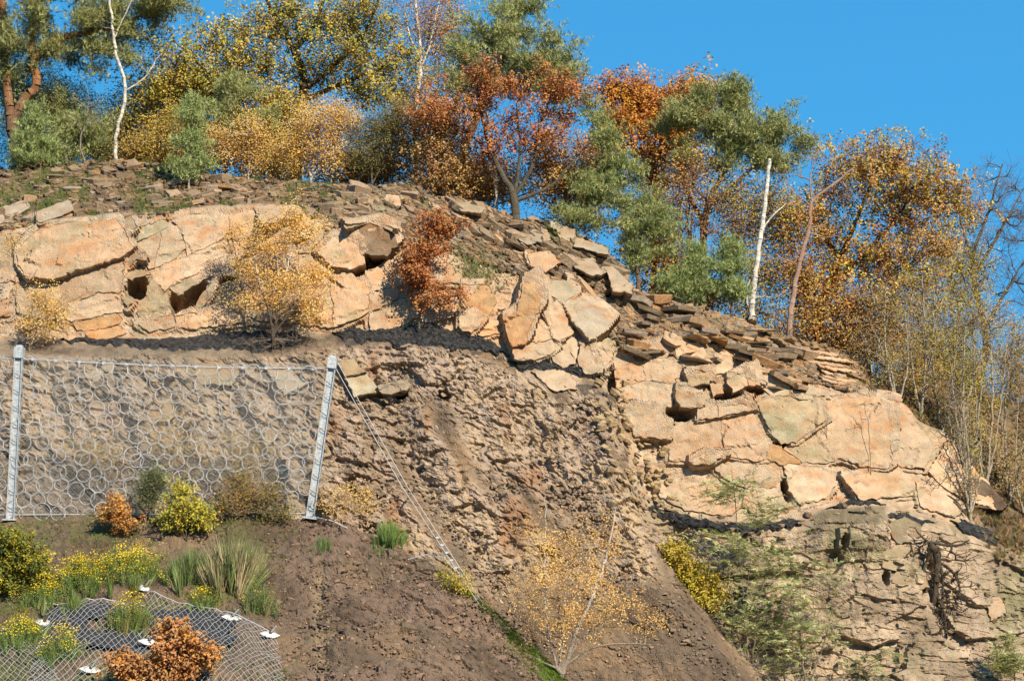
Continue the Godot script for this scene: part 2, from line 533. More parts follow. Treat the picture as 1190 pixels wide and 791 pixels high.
func build_cliff(root: Node3D) -> void:
	var cols := 710
	var front := 436
	var back := 14
	var rows := front + back
	var vs := PackedVector3Array()
	var cs := PackedColorArray()
	vs.resize(cols * rows)
	cs.resize(cols * rows)
	for i in cols:
		var u := lerpf(-90.0, 1290.0, i / float(cols - 1))
		var vr := line_at(ridge, u) + 3.0 * n_fine.get_noise_2d(u * 0.03, 3.0)
		var ct := line_at(cliff_top, u)
		var sm := line_at(seam, u)
		var last := Vector3.ZERO
		for j in front:
			# rows run from the foot upwards
			var v := lerpf(832.0, vr, j / float(front - 1))
			var d := depth(u, v)
			var p := pt(u, v, d)
			var e := line_at(edge, v)
			var wr := smoothstep(e - 12.0, e + 12.0, u)         # right of the buttress
			var top := 1.0 - smoothstep(ct - 8.0, ct + 3.0, v)
			var below := smoothstep(sm - 3.0, sm + 8.0, v)
			var sand := (1.0 - top) * (1.0 - below)
			var dip := Vector2(p.x * 0.86 - p.y * 0.5, p.x * 0.5 + p.y * 0.86)
			var cell := n_cell.get_noise_3d(dip.x * 1.0, dip.y * 2.3, p.z * 0.4)
			var cell2 := n_cell2.get_noise_3d(dip.x, dip.y * 2.0, p.z * 0.4)
			var fine := n_fine.get_noise_3d(p.x * 3.0, p.y * 3.0, p.z * 3.0)
			var mid := n_mid.get_noise_3d(p.x, p.y, p.z)
			var out := 0.0
			var col := Color.BLACK
			# top soil with humus and broken slabs
			if top > 0.0:
				var broken := smoothstep(385.0, 430.0, u) * (1.0 - smoothstep(1000.0, 1020.0, u))
				out += top * (0.10 * mid + 0.05 * fine + 0.05 * cell2)
				if broken > 0.0: out += top * broken * (0.34 * facet(dip.x * 1.3, dip.y * 2.4, 1.2) + 0.12 * facet(dip.x * 3.5 + 9.0, dip.y * 7.0, 1.0))
				var tc := soil_colour(p)
				tc = tc.lerp(Color(0.30, 0.20, 0.10), clampf(mid * 0.9 + 0.25, 0, 0.8))
				if u > 700.0:
					tc = tc.lerp(Color(0.36, 0.235, 0.12), 0.7 if u < 1010.0 else 0.15)
				tc = tc.lerp(Color(0.10, 0.12, 0.03), clampf(n_patch.get_noise_2d(p.x * 3.0, p.z * 3.0 + p.y * 3.0) * 2.2 - 0.35, 0, 0.8))
				col += tc * top
			if sand > 0.0:
				var flush := block_front(u, v, p)
				var own := 0.10 * facet(dip.x * 0.9, p.y * 1.6 + 7.0, 1.2) + 0.06 * facet(p.x * 2.6, p.y * 5.0, 1.0) + 0.02 * fine - 0.02
				out += sand * (flush + 0.04 * facet(p.x * 3.0, p.y * 5.0, 1.0) if flush > -50.0 else own)
				col += sandstone_colour(p).lerp(soil_colour(p), smoothstep(1105.0, 1150.0, u + 20.0 * mid)) * sand
			if below > 0.0:
				var scree := smoothstep(640.0, 720.0, v + 0.10 * absf(u - 640.0) + 40.0 * mid)
				scree = maxf(scree, smoothstep(0.15, 0.5, n_low.get_noise_2d(p.x * 1.5 + p.y * 0.9, p.y * 0.4) - 0.1))
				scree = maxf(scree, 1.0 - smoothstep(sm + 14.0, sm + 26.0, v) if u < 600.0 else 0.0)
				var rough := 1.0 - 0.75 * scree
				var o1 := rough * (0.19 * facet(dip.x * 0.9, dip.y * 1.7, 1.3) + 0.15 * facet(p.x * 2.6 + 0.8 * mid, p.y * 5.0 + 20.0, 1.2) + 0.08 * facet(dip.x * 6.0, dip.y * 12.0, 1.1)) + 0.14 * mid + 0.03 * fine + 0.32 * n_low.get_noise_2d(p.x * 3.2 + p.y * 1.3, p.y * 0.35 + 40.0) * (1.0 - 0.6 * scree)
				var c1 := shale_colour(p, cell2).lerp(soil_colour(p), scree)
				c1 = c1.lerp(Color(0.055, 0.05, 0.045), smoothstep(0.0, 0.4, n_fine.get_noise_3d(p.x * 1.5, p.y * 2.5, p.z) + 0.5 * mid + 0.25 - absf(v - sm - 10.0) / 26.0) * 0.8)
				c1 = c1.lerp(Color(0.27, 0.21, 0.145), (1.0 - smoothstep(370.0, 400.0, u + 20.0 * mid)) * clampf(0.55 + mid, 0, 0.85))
				# bedded mudstone on the right: level courses
				var bed := p.y * 2.6 + 0.35 * mid + 0.06 * p.x
				var course := n_cell2.get_noise_3d(p.x * 0.45, floorf(bed) * 5.3, 2.0)
				var fr := bed - floorf(bed)
				var o2 := 0.06 * course + 0.30 * facet(p.x * 0.7, bed * 0.62, 0.8) + 0.10 * facet(p.x * 2.0, bed * 2.0, 0.9) + 0.03 * facet(p.x * 6.0, p.y * 13.0, 1.0) + 0.02 * fine + 0.12 * mid
				var c2 := Color(0.39, 0.295, 0.205).lerp(Color(0.50, 0.38, 0.26), clampf(course + 0.3, 0, 1))
				c2 = c2.lerp(Color(0.20, 0.15, 0.10), clampf(n_patch.get_noise_2d(p.x * 2.0, p.y * 2.6) * 1.8, 0, 0.7))
				c2 = c2.lerp(Color(0.20, 0.19, 0.09), clampf(-n_patch.get_noise_2d(p.x * 2.0 + 50.0, p.y * 1.6) * 1.8 - 0.2, 0, 0.7))
				var cap := smoothstep(938.0, 956.0, u) * (1.0 - smoothstep(1024.0, 1034.0, u)) * smoothstep(sm + 1.0, sm + 5.0, v)
				o2 += 0.34 * cap * (1.0 - smoothstep(sm + 40.0, sm + 70.0, v))
				c2 = c2.lerp(Color(0.17, 0.14, 0.085), cap * (1.0 - smoothstep(sm + 20.0, sm + 30.0, v + 14.0 * mid + 8.0 * fine)) * 0.85)
				out += below * lerpf(o1, o2, wr)
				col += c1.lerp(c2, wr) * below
			out *= 1.0 - 0.8 * exp(-pow((v - sm - 8.0) / 13.0, 2.0))
			out -= hollow(u, v)
			var q := p + Vector3(0.15 * out, 0.12 * out, out)
			vs[j * cols + i] = q
			col.a = 1.0
			cs[j * cols + i] = col
			last = q
		# over the ridge and down behind it
		for j in back:
			var s := float(j + 1)
			var run := s * s * 0.16
			var q := last + Vector3(0, -0.09 * run + 0.10 * n_mid.get_noise_2d(last.x * 2.0, run * 2.0), -run)
			if j == back - 1: q = Vector3(last.x, -0.5, last.z - 60.0)
			vs[(front + j) * cols + i] = q
			cs[(front + j) * cols + i] = soil_colour(q)
	# the foot runs out onto the ground
	for i in cols:
		var p := vs[i]
		vs[i] = Vector3(p.x, -0.3, p.z + 3.5)
	part("rock_face", broken_mesh(vs, cs, cols, rows), M.face, root)


# ------------------------------------------------------------------ blocks of rock
# outline in survey bearings, how far it stands out (m), tilt about the upright and the level axis, tint
func rough_outline(poly: Array, amount: float, step: float) -> PackedVector2Array:
	var out := PackedVector2Array()
	for k in poly.size():
		var a: Vector2 = poly[k]
		var b: Vector2 = poly[(k + 1) % poly.size()]
		var n := maxi(1, int(a.distance_to(b) / step))
		var side := (b - a).orthogonal().normalized()
		for s in n:
			var t := s / float(n)
			var q := a.lerp(b, t)
			if s > 0: q += side * rng.randf_range(-amount, amount)
			out.append(q)
	return out


func block_mesh(poly: PackedVector2Array, centre: Vector3, zs: Callable, back: float, tint: Callable, bevel: float, bump: float, step: float) -> ArrayMesh:
	# poly: outline in metres, x and y about the centre; zs(x, y): height of the front
	if Geometry2D.is_polygon_clockwise(poly): poly.reverse()
	var st := SurfaceTool.new()
	st.begin(Mesh.PRIMITIVE_TRIANGLES)
	var inner_sets := Geometry2D.offset_polygon(poly, -bevel, Geometry2D.JOIN_MITER)
	var n := poly.size()
	var pts := PackedVector2Array(poly)
	var lift := PackedFloat32Array()
	for k in n: lift.append(-bevel * rng.randf_range(0.6, 1.3))
	var box := Rect2(poly[0], Vector2.ZERO)
	for q in poly: box = box.expand(q)
	for inner in inner_sets:
		if Geometry2D.is_polygon_clockwise(inner): continue
		for q in rough_outline(Array(inner), bevel * 0.3, step):
			pts.append(q); lift.append(0.0)
		var y := box.position.y
		while y < box.end.y:
			var x := box.position.x
			while x < box.end.x:
				var q := Vector2(x, y) + Vector2(rng.randf_range(-0.4, 0.4), rng.randf_range(-0.4, 0.4)) * step
				if Geometry2D.is_point_in_polygon(q, inner):
					pts.append(q); lift.append(0.0)
				x += step
			y += step
	var v3 := PackedVector3Array()
	var cl := PackedColorArray()
	for k in pts.size():
		var q := pts[k]
		var w := centre + Vector3(q.x, q.y, 0)
		var z: float = zs.call(q.x, q.y) + lift[k]
		if k >= n:
			var sx := w.x * 0.94 + w.y * 0.34
			var sy := w.y * 0.94 - w.x * 0.34
			z += bump * (2.6 * facet(sx * 0.8, sy * 1.5 + 11.0, 1.4) + 1.3 * facet(sx * 2.2, sy * 4.0, 1.1))
			z += bump * (0.8 * n_mid.get_noise_3d(w.x, w.y, centre.z) + 0.2 * n_fine.get_noise_3d(w.x * 2.5, w.y * 2.5, centre.z))
		v3.append(Vector3(q.x, q.y, z))
		cl.append(tint.call(w))
	var tris := Geometry2D.triangulate_delaunay(pts)
	st.set_smooth_group(-1)
	for t in range(0, tris.size(), 3):
		var a := tris[t]; var b := tris[t + 1]; var c := tris[t + 2]
		if not Geometry2D.is_point_in_polygon((pts[a] + pts[b] + pts[c]) / 3.0, poly): continue
		var order := [a, b, c]
		if (pts[b] - pts[a]).cross(pts[c] - pts[a]) > 0: order = [a, c, b]
		for k in order:
			st.set_color(cl[k]); st.add_vertex(v3[k])
	st.set_smooth_group(-1)
	for k in n:
		var k2 := (k + 1) % n
		var a := v3[k]; var b := v3[k2]
		var a2 := Vector3(a.x * 0.96, a.y * 0.96, back); var b2 := Vector3(b.x * 0.96, b.y * 0.96, back)
		for w in [[a, cl[k]], [b, cl[k2]], [b2, cl[k2]], [a, cl[k]], [b2, cl[k2]], [a2, cl[k]]]:
			st.set_color(w[1]); st.add_vertex(w[0])
	st.generate_normals()
	return st.commit()


var fronts := []
var front_cells := {}


# how far the face stands out under and beside the blocks, so that joints stay thin
func block_front(u: float, v: float, p: Vector3) -> float:
	var key := Vector2i(floori(u / 16.0), floori(v / 16.0))
	var best := -99.0
	for k in front_cells.get(key, []):
		var f: Array = fronts[k]
		if not f[0].grow(1.0).has_point(Vector2(u, v)): continue
		if not Geometry2D.is_point_in_polygon(Vector2(u, v), f[1]): continue
		var c: Vector3 = f[2]
		best = maxf(best, c.z + f[3] + f[4] * (p.x - c.x) + f[5] * (p.y - c.y) - p.z - 0.06)
	return best


func note_front(flat: Array, c: Vector3, proud: float, sx: float, sy: float) -> void:
	var poly := PackedVector2Array()
	for k in range(0, flat.size(), 2): poly.append(Vector2(flat[k], flat[k + 1]))
	var grown := Geometry2D.offset_polygon(poly, 5.0)
	if grown.is_empty(): return
	var g: PackedVector2Array = grown[0]
	var box := Rect2(g[0], Vector2.ZERO)
	for q in g: box = box.expand(q)
	for y in range(floori(box.position.y / 16.0), floori(box.end.y / 16.0) + 1):
		for x in range(floori(box.position.x / 16.0), floori(box.end.x / 16.0) + 1):
			var key := Vector2i(x, y)
			if not front_cells.has(key): front_cells[key] = []
			front_cells[key].append(fronts.size())
	fronts.append([box, g, c, proud, sx, sy])


func add_block(root: Node3D, flat: Array, proud: float, tx: float, ty: float, tint := 0, called := "rock_block") -> void:
	var cu := 0.0
	var cv := 0.0
	for k in range(0, flat.size(), 2):
		cu += flat[k]; cv += flat[k + 1]
	cu /= flat.size() / 2
	cv /= flat.size() / 2
	if proud < 0.28: proud = 0.05 + proud * 0.45
	var d := depth(cu, cv)
	var c := pt(cu, cv, d)
	var nn := cliff_normal(cu, cv)
	var sx := clampf(-nn.x / maxf(nn.z, 0.3), -0.8, 0.8) + tx
	var sy := clampf(-nn.y / maxf(nn.z, 0.3), -1.0, 1.0) + ty
	note_front(flat, c, proud, sx, sy)
	var poly := []
	for k in range(0, flat.size(), 2):
		var du: float = flat[k] - cu
		var dv: float = flat[k + 1] - cv
		var shrink := 1.0 - 0.12 / maxf(2.0, sqrt(du * du + dv * dv))
		# where the bearing meets the tilted front of the block
		var q := pt(cu + du * shrink, cv + dv * shrink, d)
		var rel := q - c
		var z := proud + sx * rel.x + sy * rel.y
		q = pt(cu + du * shrink, cv + dv * shrink, d - z)
		poly.append(Vector2(q.x - c.x, q.y - c.y))
	var outline := PackedVector2Array()
	for k in poly.size():
		var a: Vector2 = poly[k]
		var b: Vector2 = poly[(k + 1) % poly.size()]
		var n := maxi(1, int(a.distance_to(b) / 0.09))
		for q in n:
			var e := a.lerp(b, q / float(n))
			var w := c + Vector3(e.x, e.y, 0)
			outline.append(e + Vector2(n_fine.get_noise_2d(w.x * 4.0, w.y * 4.0), n_fine.get_noise_2d(w.x * 4.0 + 70.0, w.y * 4.0)) * 0.05)

	var s := rng.randf() * 20.0
	var shade := rng.randf_range(0.86, 1.1)
	var tones := [Color(1, 1, 1), Color(0.80, 0.88, 0.86), Color(0.98, 0.80, 0.60), Color(0.52, 0.52, 0.52), Color(0.78, 0.86, 0.92), Color(1.08, 1.05, 1.0), Color(0.62, 0.66, 0.62)]
	var tone: Color = tones[tint] * shade
	var size := 0.0
	for q in poly: size = maxf(size, q.length())
	var m := block_mesh(outline, c, func(x, y): return proud + sx * x + sy * y, minf(0.0, proud) - 0.8, func(w): return sandstone_colour(w, s) * tone, 0.009 + 0.002 * size, 0.022 + 0.005 * size, 0.058 + 0.006 * size)
	var o := part(called, m, M.block, root)
	o.position = c


# neighbouring outlines are drawn together: corners that nearly meet are joined, corners beside an edge are let into it
func knit(list: Array) -> void:
	var corner := []
	for b in list:
		for k in range(0, b[0].size(), 2): corner.append([Vector2(b[0][k], b[0][k + 1]), b, k])
	var done := {}
	for i in corner.size():
		if done.has(i): continue
		var near := [i]
		var owners := [corner[i][1]]
		for j in range(i + 1, corner.size()):
			if done.has(j) or corner[j][0].distance_to(corner[i][0]) > 6.5 or owners.any(func(o): return is_same(o, corner[j][1])): continue
			near.append(j)
			owners.append(corner[j][1])
		var mid := Vector2.ZERO
		for j in near: mid += corner[j][0]
		mid /= near.size()
		for j in near:
			done[j] = true
			corner[j][0] = mid
			corner[j][1][0][corner[j][2]] = mid.x
			corner[j][1][0][corner[j][2] + 1] = mid.y
	for b in list:
		var flat: Array = b[0]
		var out := []
		for k in range(0, flat.size(), 2):
			var p := Vector2(flat[k], flat[k + 1])
			var q := Vector2(flat[(k + 2) % flat.size()], flat[(k + 3) % flat.size()])
			out.append_array([p.x, p.y])
			var along := []
			for c in corner:
				var w: Vector2 = c[0]
				if w.distance_to(p) < 5.0 or w.distance_to(q) < 5.0: continue
				var h := Geometry2D.get_closest_point_to_segment(w, p, q)
				if h.distance_to(w) < 5.0 and not along.any(func(o): return o[1].distance_to(w) < 1.0): along.append([p.distance_to(h), w])
			along.sort_custom(func(a, c): return a[0] < c[0])
			for o in along: out.append_array([o[1].x, o[1].y])
		b[0] = out


func build_blocks(root: Node3D) -> void:
	var list := [
		# upper left face
		[[-40, 277, 14, 273, 19, 294, 20, 309, 15, 326, -40, 328], 0.15, 0.05, 0.0, 0],
		[[-40, 330, 14, 328, 9, 346, -40, 348], 0.10, 0.0, 0.0, 0],
		[[-40, 350, 8, 348, 11, 366, -40, 380], 0.02, 0.0, 0.1, 0],
		[[19, 292, 28, 280, 50, 263, 88, 256, 105, 259, 131, 255, 142, 263, 152, 283, 154, 288, 142, 297, 106, 309, 66, 323, 33, 324, 24, 311], 0.30, 0.02, -0.08, 0],
		[[20, 326, 60, 325, 107, 311, 140, 301, 143, 321, 142, 339, 112, 341, 84, 351, 50, 372, 18, 362], 0.12, 0.03, 0.06, 0],
		[[85, 352, 112, 342, 136, 340, 146, 362, 134, 362, 84, 373, 60, 370], 0.10, -0.04, 0.0, 0],
		[[84, 374, 134, 363, 143, 370, 138, 375, 100, 384, 88, 382], 0.04, 0.0, 0.0, 2],
		[[97, 387, 139, 378, 146, 388, 121, 396, 101, 396], 0.16, 0.0, 0.1, 2],
		[[136, 252, 152, 248, 160, 262, 154, 273, 143, 263], 0.2, 0.3, -0.1, 1],
		[[142, 298, 156, 289, 168, 303, 158, 302, 147, 311, 142, 314], 0.22, 0.5, 0.0, 0],
		[[144, 314, 152, 309, 172, 311, 174, 318, 152, 325, 145, 323], 0.02, 0.1, -0.5, 1],
		[[137, 341, 145, 339, 156, 349, 151, 358, 142, 352], 0.0, 0.3, -0.3, 1],
		[[159, 265, 192, 254, 194, 263, 186, 270, 159, 279], 0.16, -0.05, -0.05, 1],
		[[159, 281, 185, 271, 183, 293, 179, 311, 173, 313, 160, 293], 0.18, 0.0, -0.02, 0],
		[[188, 269, 199, 262, 209, 260, 211, 273, 216, 288, 203, 301, 182, 312, 180, 306], 0.20, 0.02, 0.0, 0],
		[[199, 255, 216, 250, 244, 244, 264, 248, 267, 270, 251, 281, 241, 286, 217, 296, 212, 272], 0.22, -0.03, 0.0, 0],
		[[178, 315, 216, 298, 241, 287, 254, 282, 273, 301, 241, 309, 196, 335, 190, 339, 173, 321], 0.20, 0.0, 0.02, 0],
		[[174, 324, 190, 341, 195, 338, 196, 349, 199, 362, 180, 369, 165, 372, 158, 364, 168, 344], 0.16, 0.05, 0.05, 1],
		[[196, 337, 241, 311, 276, 303, 277, 321, 249, 318, 236, 326, 208, 344], 0.24, 0.0, 0.05, 0],
		[[249, 320, 254, 327, 231, 365, 221, 362], 0.10, 0.25, 0.1, 0],
		[[159, 377, 185, 372, 201, 364, 203, 379, 173, 386], 0.18, 0.0, 0.1, 0],
		[[204, 367, 222, 362, 228, 367, 270, 360, 286, 368, 284, 375, 216, 383, 204, 380], 0.16, 0.0, 0.15, 5],
		[[256, 333, 277, 324, 282, 345, 270, 357, 244, 360], -0.10, 0.1, 0.0, 1],
		[[300, 240, 315, 237, 343, 242, 346, 250, 320, 262, 304, 264], 0.30, 0.0, -0.3, 4],
		[[266, 252, 298, 244, 304, 266, 330, 263, 336, 280, 300, 288, 276, 296, 268, 272], 0.12, 0.0, -0.1, 0],
		[[333, 263, 348, 253, 358, 264, 353, 274, 336, 278], 0.25, 0.1, 0.0, 4],
		[[276, 300, 302, 290, 330, 280, 343, 302, 341, 338, 338, 372, 300, 374, 286, 362], 0.10, 0.06, 0.0, 0],
		[[345, 298, 366, 294, 383, 308, 384, 345, 384, 380, 348, 378, 342, 340], 0.08, 0.05, 0.0, 0],
		[[356, 275, 384, 264, 386, 276, 368, 292, 346, 296], 0.05, 0.0, 0.0, 4],
		[[386, 276, 411, 277, 425, 307, 406, 313, 383, 306, 368, 293], 0.32, 0.12, 0.06, 0],
		[[386, 321, 409, 319, 424, 328, 428, 352, 426, 364, 409, 374, 388, 382, 386, 352], 0.20, 0.10, 0.03, 0],
		[[385, 314, 404, 315, 408, 318, 386, 320], -0.05, 0.0, 0.0, 1],
		[[401, 271, 431, 262, 459, 276, 462, 286, 449, 298, 431, 298, 419, 291, 409, 276], 0.50, 0.2, 0.35, 3],
		[[400, 262, 430, 256, 452, 260, 458, 272, 432, 261, 404, 269], 0.55, 0.0, -0.6, 1],
		[[445, 304, 462, 296, 484, 301, 484, 324, 462, 331], 0.22, 0.0, -0.05, 0],
		[[424, 319, 443, 307, 459, 331, 444, 336, 429, 338], 0.16, -0.1, -0.05, 0],
		[[429, 340, 457, 334, 462, 346, 452, 354, 430, 362], 0.14, 0.0, 0.0, 0],
		[[428, 364, 447, 362, 450, 382, 429, 384], 0.16, 0.0, 0.03, 0],
		[[448, 362, 477, 349, 482, 367, 477, 375, 452, 382], 0.24, 0.05, 0.05, 5],
		[[464, 332, 484, 326, 500, 330, 500, 346, 480, 348, 466, 344], 0.05, 0.0, 0.0, 0],
		[[484, 350, 505, 347, 530, 352, 534, 366, 500, 376, 486, 372], 0.05, 0.0, 0.1, 0],
		[[486, 300, 512, 296, 536, 306, 538, 328, 502, 330, 487, 322], 0.08, 0.0, -0.1, 0],
		[[531, 369, 551, 365, 560, 374, 549, 385, 534, 383], 0.30, 0.1, 0.1, 5],
		[[539, 331, 569, 331, 578, 351, 572, 364, 562, 372, 546, 362, 538, 351], 0.20, -0.1, 0.0, 2],
		[[562, 377, 582, 369, 588, 385, 562, 391, 550, 390], 0.25, 0.0, 0.15, 5],
		[[608, 331, 621, 327, 628, 354, 621, 369, 608, 403, 595, 403, 587, 372, 600, 362], 0.62, 0.35, 0.1, 2],
		[[621, 328, 637, 344, 641, 362, 638, 382, 627, 362], 0.50, -0.9, 0.0, 5],
		[[616, 382, 626, 374, 642, 392, 623, 398, 613, 395], 0.38, 0.0, 0.1, 5],
		[[593, 407, 611, 398, 643, 397, 647, 407, 626, 418, 598, 419], 0.30, 0.0, 0.1, 0],
		[[638, 362, 654, 356, 667, 387, 648, 397, 641, 383], 0.36, -0.2, 0.0, 0],
		[[641, 412, 661, 406, 670, 421, 656, 427, 643, 420], 0.25, 0.0, 0.1, 0],
		[[650, 398, 668, 389, 676, 404, 670, 418, 660, 404], 0.18, 0.2, 0.1, 0],
		[[656, 351, 679, 347, 697, 357, 713, 372, 702, 386, 681, 397, 666, 377], 0.42, 0.1, -0.15, 4],
		[[633, 326, 661, 326, 670, 341, 654, 356, 637, 342], 0.32, 0.0, -0.1, 4],
		[[674, 401, 686, 398, 694, 431, 681, 435, 671, 426], 0.30, 0.2, 0.1, 0],
		[[687, 398, 702, 406, 712, 418, 697, 434], 0.25, -0.3, 0.1, 0],
		[[618, 432, 654, 430, 671, 443, 669, 452, 643, 455], 0.10, 0.0, 0.0, 0],
		[[640, 256, 668, 266, 664, 286, 641, 279], 0.25, 0.1, 0.0, 4],
		[[697, 311, 712, 310, 735, 331, 734, 342, 712, 340], 0.45, 0.1, -0.2, 4],
		[[669, 276, 707, 288, 707, 297, 686, 293, 668, 288], 0.40, 0.0, -0.3, 4],
		[[664, 303, 690, 299, 706, 318, 690, 322, 667, 313], 0.40, 0.0, -0.2, 4],
		[[600, 262, 634, 262, 640, 282, 612, 286, 598, 276], 0.20, 0.0, -0.3, 4],
		[[612, 296, 640, 290, 652, 306, 634, 318, 616, 310], 0.30, 0.1, -0.2, 0],
		[[530, 236, 548, 233, 563, 244, 560, 250, 536, 248], 0.28, 0.0, -0.8, 4],
		[[468, 213, 486, 215, 492, 238, 476, 240, 466, 226], 0.20, 0.0, -0.1, 3],
		[[420, 230, 440, 226, 446, 246, 424, 248], 0.18, 0.0, 0.0, 1],
		[[447, 226, 462, 226, 466, 242, 450, 246], 0.18, 0.1, 0.0, 0],
		[[4, 241, 30, 230, 35, 243, 6, 259], 0.25, 0.0, -0.1, 4],
		[[38, 249, 78, 231, 87, 245, 46, 261], 0.28, 0.05, -0.1, 4],
		[[-30, 242, 2, 238, 3, 262, -30, 268], 0.2, 0.0, -0.1, 4],
		# right-hand face
		[[714, 408, 742, 401, 745, 418, 716, 425], 0.14, 0, 0, 0], [[743, 402, 780, 395, 786, 414, 746, 418], 0.18, 0, 0, 0],
		[[781, 395, 812, 398, 828, 415, 787, 413], 0.16, 0, 0, 0], [[813, 396, 850, 401, 857, 420, 829, 416], 0.14, 0, 0.05, 0],
		[[851, 402, 868, 408, 872, 426, 860, 432, 852, 420], 0.10, 0.1, 0, 5], [[829, 417, 858, 422, 862, 433, 836, 436, 824, 430], 0.12, 0, 0, 0],
		[[713, 427, 746, 420, 751, 442, 716, 450], 0.20, 0, 0, 0], [[747, 420, 787, 415, 794, 434, 785, 440, 784, 445, 752, 442], 0.20, 0, 0.02, 0],
		[[788, 415, 826, 417, 832, 434, 797, 433], 0.18, 0, 0, 0],
		[[786, 440, 796, 439, 801, 447, 788, 448], 0.16, 0, 0, 0], [[797, 435, 824, 436, 826, 443, 801, 448], 0.42, 0, 0.1, 1],
		[[824, 449, 839, 446, 843, 456, 829, 461], 0.30, 0.1, 0.1, 5], [[844, 441, 867, 434, 870, 447, 852, 455], 0.46, 0, 0.15, 0],
		[[867, 432, 877, 429, 884, 447, 871, 449], 0.36, -0.2, 0.1, 5], [[834, 466, 857, 460, 870, 461, 862, 468, 842, 471], 0.32, 0, 0.2, 1],
		[[716, 452, 750, 444, 784, 447, 785, 460, 783, 472, 768, 476, 718, 469], 0.26, 0, 0.02, 0], [[786, 453, 809, 455, 809, 473, 790, 474], 0.40, 0.05, 0.05, 0],
		[[810, 448, 823, 450, 828, 462, 832, 470, 811, 474], 0.20, 0, 0, 0],
		[[718, 471, 768, 477, 776, 502, 776, 510, 738, 508], 0.34, 0, 0.08, 0],
		[[777, 495, 808, 490, 836, 485, 840, 510, 842, 528, 815, 527, 803, 536, 777, 536], 0.20, 0, 0.0, 0],
		[[838, 486, 862, 478, 876, 477, 885, 500, 893, 515, 890, 533, 846, 529, 841, 506], 0.22, 0, 0.0, 0],
		[[811, 475, 834, 472, 836, 483, 810, 488], 0.30, 0, 0.05, 0], [[836, 472, 868, 468, 872, 475, 838, 483], 0.34, 0, 0.12, 0],
		[[886, 434, 900, 436, 918, 446, 918, 460, 896, 461, 884, 450], 0.20, 0, 0, 0], [[920, 449, 951, 454, 960, 460, 926, 462], 0.12, 0, -0.2, 1],
		[[880, 466, 930, 463, 950, 470, 960, 488, 940, 500, 925, 512, 908, 514, 895, 500, 884, 478], 0.26, 0.05, 0, 1],
		[[928, 515, 945, 501, 962, 490, 956, 468, 1000, 460, 1020, 460, 1030, 478, 1038, 500, 1036, 541, 1000, 541, 978, 533, 955, 537, 935, 537, 910, 522], 0.18, 0, 0, 5],
		[[1020, 460, 1048, 475, 1072, 496, 1086, 520, 1075, 546, 1036, 541, 1038, 500, 1030, 478], 0.14, 0, 0, 0],
		[[1075, 497, 1110, 520, 1150, 560, 1158, 592, 1120, 582, 1076, 546, 1086, 520], 0.10, 0, 0, 5],
		[[908, 540, 960, 540, 976, 552, 960, 580, 930, 587, 917, 570], 0.16, 0, -0.1, 0], [[980, 556, 1030, 545, 1062, 560, 1066, 575, 1000, 582], 0.22, 0, -0.1, 0],
		[[1067, 560, 1100, 570, 1126, 590, 1110, 602, 1070, 590], 0.16, 0, -0.1, 0], [[893, 517, 908, 518, 930, 538, 912, 541, 894, 534], 0.08, 0, 0, 2],
		[[799, 536, 820, 528, 838, 530, 826, 541, 806, 541], 0.36, 0, 0.2, 0], [[830, 537, 880, 536, 905, 548, 904, 566, 850, 560, 834, 550], 0.12, 0, 0, 0],
		[[768, 562, 830, 560, 862, 588, 850, 600, 800, 594, 764, 576], 0.10, 0, 0, 0], [[866, 566, 902, 568, 915, 590, 880, 600, 864, 590], 0.10, 0, 0, 0],
		# bedded rock low on the right
		[[1034, 672, 1052, 664, 1078, 668, 1081, 682, 1060, 690, 1040, 689], 0.2, 0.0, 0.1, 6], [[1024, 640, 1044, 634, 1068, 640, 1066, 656, 1042, 664, 1026, 660], 0.15, 0, 0.1, 6],
		[[1034, 606, 1052, 600, 1070, 607, 1072, 622, 1050, 632, 1036, 624], 0.2, 0, 0, 6],
		[[1146, 700, 1158, 692, 1168, 700, 1170, 712, 1152, 722], 0.25, 0.1, 0, 4],
		# slabs in the shale buttress
		[[438, 448, 473, 440, 477, 452, 450, 459], 0.30, 0, 0.3, 4], 
		
		[[392, 420, 412, 415, 424, 430, 400, 436], 0.28, 0, 0.1, 1], [[400, 440, 425, 436, 440, 455, 412, 462], 0.2, 0, 0, 1],
		
		# rock behind the barrier
		[[96, 426, 128, 420, 146, 434, 130, 452, 100, 446], 0.12, 0.1, 0, 4], [[206, 424, 250, 420, 282, 428, 268, 448, 222, 446], 0.10, 0, 0, 6], [[310, 430, 346, 426, 358, 446, 330, 460], 0.1, 0, 0, 4], [[160, 470, 196, 462, 206, 484, 176, 494], 0.1, 0.1, 0, 6],
	]
	knit(list)
	for b in list:
		add_block(root, b[0], b[1], b[2], b[3], b[4])
	# the overhanging corner of thin beds at the right end of the ridge
	for k in 6:
		var y := 408 + k * 5.6
		var x0 := 930 + k * 5.0 + rng.randf_range(-5, 5)
		add_block(root, [x0, y, 968, y + 1.5 + k * 0.6, 1002 + rng.randf_range(-3, 3), y + 5, 1003, y + 10.0, 966, y + 7.0, x0 + 4, y + 4.5], 0.25 + 0.06 * (k % 2), -0.1, -0.1, 5 if k % 2 else 0, "rock_slab")


